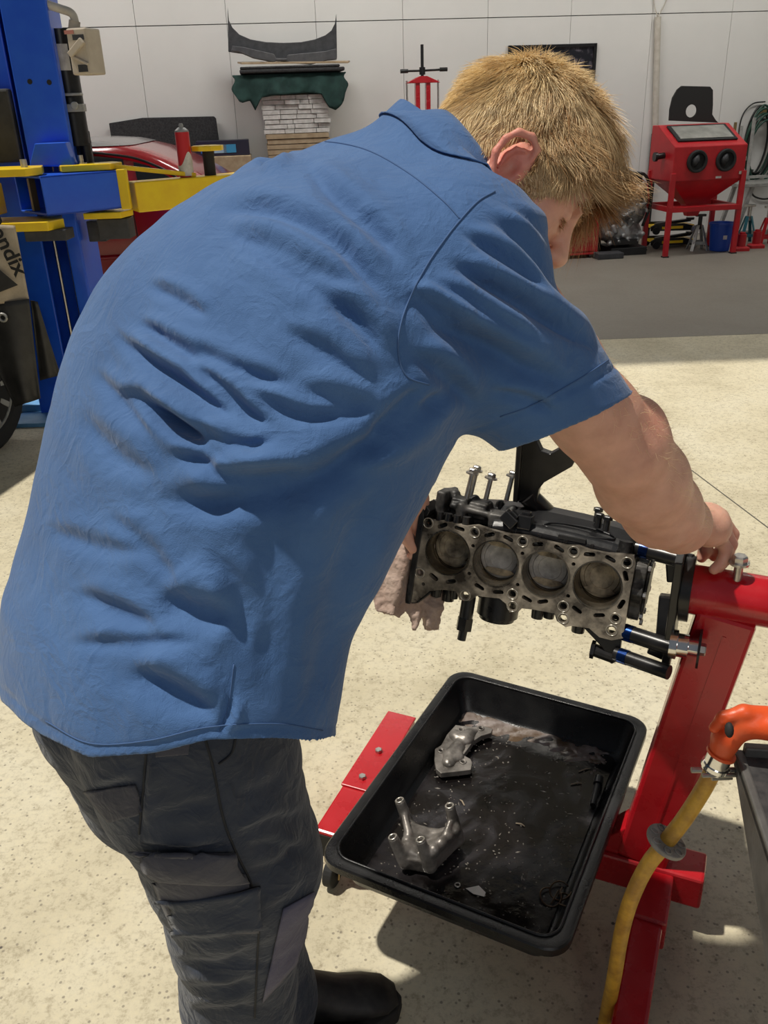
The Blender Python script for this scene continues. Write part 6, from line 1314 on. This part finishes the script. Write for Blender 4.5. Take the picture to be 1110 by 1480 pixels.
m = MB(KF); m.rings([[(x, y, z) for x, z in shr(low, s)] for y, s in ((.05, .96), (.0, .985), (-.0, 1.0), (.02, 1.0))][:1] + [[(x, y, z) for x, z in shr(low, s)] for y, s in ((.0, .985), (.06, 1.0), (W_ - .06, 1.0), (W_, .985))]); m.build('body', M_car, car, smooth='auto', bevel=.03, seg=3)
gh = lambda z: None
def gring(z, xa1, xb1, ins): return [(x, y, z) for x, y in rrect(xb1 - xa1, W_ - 2 * ins, .16, 6, (xa1 + xb1) / 2, W_ / 2)]
GH = ((.90, .10, 3.15, .03), (1.0, .26, 2.86, .06), (1.1, .42, 2.56, .095), (1.2, .60, 2.28, .145), (1.27, .76, 2.08, .19), (1.315, .92, 1.94, .235), (1.345, 1.04, 1.82, .30), (1.362, 1.2, 1.66, .42))
m = MB(KF); m.rings([gring(*g) for g in GH]); m.build('greenhouse', M_car, car, smooth='auto')
m = MB(KF); m.rings([[(x, y, z + .004) for x, y, z in gring(g[0], g[1] - .004, g[2] + .004, g[3] - .004)] for g in GH[5:]]); m.build('roof_reflection', M_reflect, car, smooth='auto')  # grey shell paints the sky's reflection onto the red roof
def sidey(z): return np.interp(z, [g[0] for g in GH], [g[3] for g in GH])
def pane(name, pts): 
    m = MB(KF); m.add([(x, sidey(z) - .012, z) for x, z in pts], [tuple(range(len(pts)))]); return m.build(name, M_glass, car, solid=.012)
pane('rear_window', [(.52, .975), (.86, .97), (.90, 1.20), (.78, 1.17), (.62, 1.08)]); pane('door_window', [(.94, .97), (1.86, .965), (1.84, 1.27), (1.40, 1.275), (.98, 1.225)]); pane('front_window', [(1.94, .965), (2.70, .96), (2.36, 1.12), (2.02, 1.24), (1.92, 1.26)])
for P_ in ([(.46, .965), (.60, 1.10), (.80, 1.20), (1.0, 1.25), (1.4, 1.292), (1.86, 1.285), (2.10, 1.23), (2.4, 1.12), (2.74, .96)], [(.46, .960), (1.4, .957), (2.74, .95)]): m = MB(KF); m.tube(smooth_path([(x, sidey(z) - .018, z) for x, z in P_], 5), .010, 6); m.build('window_trim', M_black, car, smooth=True)
m = MB(KF); m.tube([(.93, -.004, .93), (.92, -.006, .6), (.96, -.004, .28)], .004, 6); m.tube([(1.9, -.004, .93), (1.9, -.006, .6), (1.9, -.004, .28)], .004, 6); m.build('door_gap', M_rubber, car)
m = MB(KF); m.tube(smooth_path([(1.02, -.005, .80), (1.08, -.035, .805), (1.20, -.035, .805), (1.26, -.005, .80)], 4), .014, 8); m.build('door_handle', M_car, car, smooth=True)
m = MB(KF); m.tube([(.5, .003, .52), (2.0, -.004, .50), (3.4, .003, .52)], .012, 6); m.build('side_crease', M_car, car, smooth=True)
for x in (.75, 3.35):
    for y in (.08, W_ - .08):
        m = MB(KF); m.cyl((x, y - .1, .31), (x, y + .1, .31), .31, n=32); w = m.build('wheel', M_rubber, car, bevel=.02); m = MB(KF); m.cyl((x, y - .105, .31), (x, y + .105, .31), .20, n=24); m.build('rim', M_gsteel, w, bevel=.01)
m = MB(KF); m.box((.02, W_ / 2, .35), (.06, 1.5, .28)); m.build('bumper', M_car, car, bevel=.03); m = MB(KF)
for y in (.22, W_ - .22): mm = MB(KF); mm.box((.03, y, .78), (.08, .30, .14)); mm.build('tail_lamp', mat('lamp_red', (.3, .01, .01, 1), .15), car, bevel=.02)
# dark car at the left edge with fender covers
M_dcar = mat('dark_car_paint', (.018, .019, .021, 1), .25, coat=.5)
wc = yp(-22, 578, 4.18); wc[2] = .315; DF = heading((wc[0], wc[1], 0), 76)     # wheel plane runs away from the lens
dc = thing('dark_car', 'dark car at the left edge, only its wheel and covered wing in view', 'car', DF(.2, 1.0, 0))
m = MB(DF); n = 40; m.rings([[(r * math.cos(2 * math.pi * k / n), y, .315 + r * math.sin(2 * math.pi * k / n)) for k in range(n)] for r, y in ((.215, -.005), (.23, -.020), (.29, -.022), (.315, .0), (.318, .09), (.312, .18), (.22, .20))]); ty_ = m.build('tyre', M_rubber, dc, smooth='auto')
m = MB(DF); m.rings([[(r * math.cos(2 * math.pi * k / n), y, .315 + r * math.sin(2 * math.pi * k / n)) for k in range(n)] for r, y in ((.222, -.008), (.205, -.010), (.195, .03), (.19, .10))], cap=False); rm = m.build('rim', M_gsteel, dc, smooth='auto')
for k in range(10): a = 2 * math.pi * k / 10; m = MB(DF); m.beam((.03 * math.cos(a), .012, .315 + .03 * math.sin(a)), (.205 * math.cos(a), .002, .315 + .205 * math.sin(a)), .03, .022, up=DF.Y); m.build('spoke', M_gsteel, rm, bevel=.004)
m = MB(DF); m.cyl((0, .0, .315), (0, .04, .315), .05, n=20); m.cyl((0, .05, .315), (0, .09, .315), .15, n=24); m.build('hub', M_gsteel, rm, smooth='auto')
arch = [(.42 * math.cos(t), .315 + .40 * math.sin(t)) for t in np.linspace(math.pi * .98, .02 * math.pi, 16)]
m = MB(DF); m.prism([(-.9, .33), (-.42, .32)] + arch[1:-1] + [(.42, .32), (.48, .31), (.50, .70), (.36, .98), (-.9, 1.04)], .02, .10, 'xz'); m.build('front_wing', M_dcar, dc, bevel=.02)
m = MB(DF); m.rings([[(x * f - .2 * (1 - f), y, .5 + (z - .5) * g) for x, z in ((-.9, .32), (.30, .32), (.46, .45), (.50, .66), (.40, .84), (.12, .94), (-.4, 1.0), (-.9, 1.05))] for y, f, g in ((.08, .93, .93), (.20, 1.0, .99), (.85, 1.04, 1.03), (1.5, 1.0, .99), (1.62, .93, .93))]); m.build('bonnet', M_dcar, dc, smooth='auto', bevel=.02)
m = MB(DF); m.box((.47, .85, .62), (.06, .9, .16)); m.build('grille', M_rubber, dc, bevel=.01)
for y in (.30, 1.40): m = MB(DF); m.box((.44, y, .68), (.10, .28, .12)); m.build('headlamp', M_gsteel, dc, bevel=.02)
# covers hang over the wing: beige printed upper half, black lower half
M_canvas = mat('beige_canvas', (.42, .35, .26, 1), .85, c2=(.54, .46, .35, 1), ns=14, detail=7, bump=.0008, bs=120); M_vinyl = mat('black_vinyl', (.020, .020, .020, 1), .5, c2=(.04, .039, .037, 1), ns=12, bump=.002, bs=9)
YV = 4.30
def cloth(pts_top, pts_bot, name, m_, par, amp=.02, nx=24, ny=18, Y=YV, lean=.0):
    vs = []
    for j in range(ny + 1):
        t = j / ny
        for i in range(nx + 1):
            u = i / nx; a = lerp(np.array(pts_top[0], float), np.array(pts_top[1], float), u); b = lerp(np.array(pts_bot[0], float), np.array(pts_bot[1], float), u); p = lerp(a, b, t)
            y_ = Y + lean * t + amp * math.sin(u * 7 + 1.5 * t) * (.4 + t) ; vs.append(yp(p[0], p[1], y_))
    mb = MB(); mb.add(vs, [(j * (nx + 1) + i, j * (nx + 1) + i + 1, (j + 1) * (nx + 1) + i + 1, (j + 1) * (nx + 1) + i) for j in range(ny) for i in range(nx)], False); return mb.build(name, m_, par, smooth=True, solid=.006)
cv = thing('fender_cover', 'beige and black printed fender cover hanging over the dark car', 'cover', yp(10, 585, YV))
cloth(((-70, 322), (22, 326)), ((-50, 445), (42, 434)), 'canvas', M_canvas, cv, .012); cloth(((-50, 443), (42, 432)), ((22, 588), (58, 576)), 'vinyl_skirt', M_vinyl, cv, .02, lean=-.02)
g0, g1 = lx(-30, 236, YL - .03), lx(15, 128, YL - .03); m = MB(); m.box(((g0[0] + g1[0]) / 2, YL - .035, (g0[2] + g1[2]) / 2), (abs(g1[0] - g0[0]), .05, abs(g1[2] - g0[2]))); m.build('guard_pad', M_vinyl, lift, bevel=.012, label='black rubber guard pad')
cloth(((44, 434), (54, 436)), ((58, 550), (87, 542)), 'side_flap', M_vinyl, cv, .012, Y=YV + .04)
e0, e1, e2 = yp(-5, 386, YV - .03), yp(26, 412, YV - .03), yp(-5, 424, YV - .03); m = MB(); m.add([e0, e1, e2], [(0, 1, 2)]); m.build('printed_wedge', M_vinyl, cv, solid=.003)
m = MB(); p = yp(4, 459, YV - .035); m.tube([p + .018 * np.array([math.cos(t), 0, math.sin(t)]) for t in np.linspace(0, 2 * math.pi, 17)], .007, 8, cap=False); m.build('eyelet', M_gsteel, cv, smooth=True)
def lettering(txt, origin, xdir, up, size, m_, parent, name='printed_lettering', ext=.0008):
    cu_ = bpy.data.curves.new(name, 'FONT'); cu_.body = txt; cu_.size = size; cu_.extrude = ext; cu_.offset = .0022; cu_.align_x = 'LEFT'; to = bpy.data.objects.new(name, cu_); COL.objects.link(to)
    dg = bpy.context.evaluated_depsgraph_get(); me = bpy.data.meshes.new_from_object(to.evaluated_get(dg)); bpy.data.objects.remove(to)
    x, u = nrm(xdir), None; u = nrm(np.array(up) - x * (np.array(up) @ x)); z = np.cross(x, u); mb = MB(Fr(origin, x, u, z)); mb.add([tuple(v.co) for v in me.vertices], [tuple(p.vertices) for p in me.polygons]); bpy.data.meshes.remove(me); return mb.build(name, m_, parent)
t0_, t1_ = yp(-31, 300, YV - .035), yp(14, 384, YV - .035)
up_ = yp(20, 355, YV - .035) - yp(2, 362, YV - .035)
lettering('Bendix', t0_ + .17 * (t1_ - t0_), t1_ - t0_, up_, .104, M_rubber, cv)
